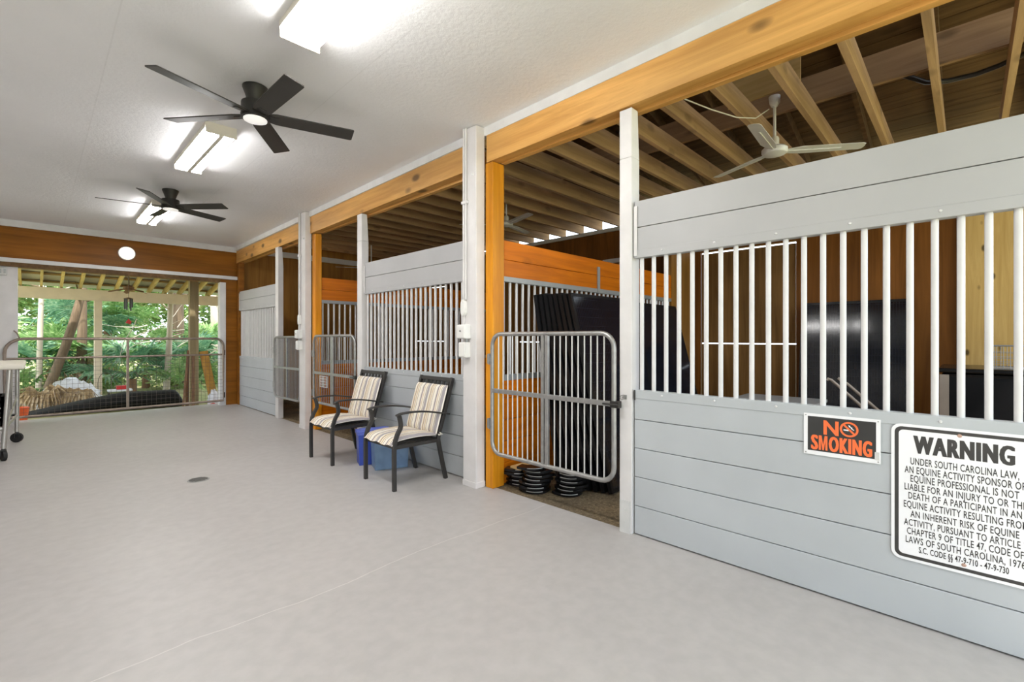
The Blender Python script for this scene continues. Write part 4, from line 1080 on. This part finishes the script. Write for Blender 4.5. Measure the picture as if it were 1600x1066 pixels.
palm(-.35, 13.1, -.12, .1, 9, .5, .42, 'palm', 11, 'small palm sprouting beside the orange bucket', upness=(.3, 1.3))
palm(2.75, 13.9, -.12, .1, 12, .6, .5, 'palm', 12, 'small bright palm sprouting behind the black duct', upness=(.2, 1.2))
# dead fronds over a white tarp
q = random.Random(21)
blob('tarp_heap', (.52, 13.1, -.12), (.52, .38, .54), 'tarp', 9, 'white tarp heap outside the gate under dead fronds', 'tarp', rough=.18)
m = MB()
for k in range(6):
    frond(m, (-.02+.13*k, 12.72-.03*(k % 3), .26+.05*math.sin(k*.6)), (-.5+.12*k, -.75, -.35), .10, .40, 20, q, droop=.9, wd=.03)
tag(m.build('dead_palm_fronds', 'deadleaf'), 'heap of dried tan palm fronds lying over the white tarp', 'palm fronds', kind='stuff')
def tree(x, y, h, rad, mat, lean_, label, seed, bend=0):
    q = random.Random(seed); r = root('tree', (x, y, -.12), label, 'tree'); pts = []; rs = []
    for i in range(9):
        t = i/8; pts.append((x+lean_[0]*t+bend*math.sin(t*math.pi*1.3), y+lean_[1]*t, -.14+h*t)); rs.append(rad*(1.2-.5*t+.06*q.uniform(-1, 1)))
    tk = MB().tube(pts, rs, 12).build('trunk', mat, r, smooth=True)
    m = MB()
    for k in range(5):
        p_ = Vector(pts[4+k % 4]); a_ = q.uniform(0, 6.28); l_ = q.uniform(.5, 1.1)
        m.tube([p_, p_+Vector((math.cos(a_)*l_*.5, math.sin(a_)*l_*.5, .25)), p_+Vector((math.cos(a_)*l_, math.sin(a_)*l_, .35))], [rad*.35, rad*.22, rad*.08], 6)
    m.build('branches', mat, r, smooth=True)
    m = MB(); leaves(m, (x+lean_[0], y+lean_[1], h+.9), (1.2, 1.1, .8), 600, q, .10); m.build('foliage', 'leaf', r)
    return r
def leaves(m, c, rad, n, q, size):
    for _ in range(n):
        while True:
            p_ = (q.uniform(-1, 1), q.uniform(-1, 1), q.uniform(-1, 1))
            if sum(a_*a_ for a_ in p_) < 1: break
        p_ = Vector((c[0]+p_[0]*rad[0], c[1]+p_[1]*rad[1], c[2]+p_[2]*rad[2]))
        u = Vector((q.gauss(0, 1), q.gauss(0, 1), q.gauss(0, .6))).normalized(); v_ = u.cross(Vector((q.gauss(0, 1), q.gauss(0, 1), q.gauss(0, 1)))).normalized()
        s_ = size*q.uniform(.6, 1.3); i = len(m.v)
        m.v += [tuple(p_-u*s_), tuple(p_+v_*s_*.42), tuple(p_+u*s_), tuple(p_-v_*s_*.42)]; m.f.append((i, i+1, i+2, i+3))
tree(.08, 15.3, 4.8, .048, 'palebark', (.10, 0), 'slender pale tree trunk nearest the white sliding door', 31)
tree(.16, 15.0, 4.6, .085, 'bark', (1.05, .3), 'thick reddish trunk leaning right behind the gate', 32, .10)
tree(2.36, 14.6, 4.2, .062, 'palebark', (.12, 0), 'pale blotchy trunk between wind chime and thick post', 33, .03)
tree(2.92, 16.6, 5.0, .19, 'bark', (0, 0), 'broad dark tree trunk just left of the thick post', 34)
tree(.84, 15.9, 4.6, .09, 'bark', (.05, 0), 'dark trunk just left of the slim cream post, behind the leaning trunk', 35)
tree(4.7, 19.5, 5.2, .16, 'palebark', (-.2, 0), 'pale trunk beyond the right door jamb', 36)
tree(-1.6, 20.0, 5.0, .2, 'bark', (.2, 0), 'dark trunk hidden behind the white sliding door', 37)
# bare twigs
q = random.Random(5); m = MB()
for k in range(26):
    p_ = Vector((q.uniform(1.6, 3.6), q.uniform(14.6, 16.5), q.uniform(.3, 1.9))); d = Vector((q.uniform(-1, 1), q.uniform(-.3, .3), q.uniform(-.4, .7))).normalized(); pts = [p_]
    for j in range(5):
        d = (d+Vector((q.uniform(-.3, .3), q.uniform(-.3, .3), q.uniform(-.25, .3)))).normalized(); pts.append(pts[-1]+d*.22)
    m.tube(pts, [.014, .012, .010, .008, .006, .003], 5)
tag(m.build('brush_twigs', 'palebark'), 'tangle of bare pale twigs among the palms', 'twigs', kind='stuff')
q = random.Random(11); m = MB()
for k in range(150):
    yy = q.uniform(21.5, 27); leaves(m, (q.uniform(-5, 9.5), yy, q.uniform(.1, 6.0)), (1.1, .8, .9), 420, q, .13)
tag(m.build('woodland_foliage', 'leaf'), 'sunlit green woodland foliage filling the view outside', 'foliage', kind='stuff')
q = random.Random(12); m = MB()
for k in range(26):
    leaves(m, (q.uniform(-2, 5), q.uniform(15.5, 18), q.uniform(-.1, .35)), (.6, .6, .3), 160, q, .08)
tag(m.build('undergrowth', 'leaf'), 'low leafy undergrowth between the palm stems', 'undergrowth', kind='stuff')
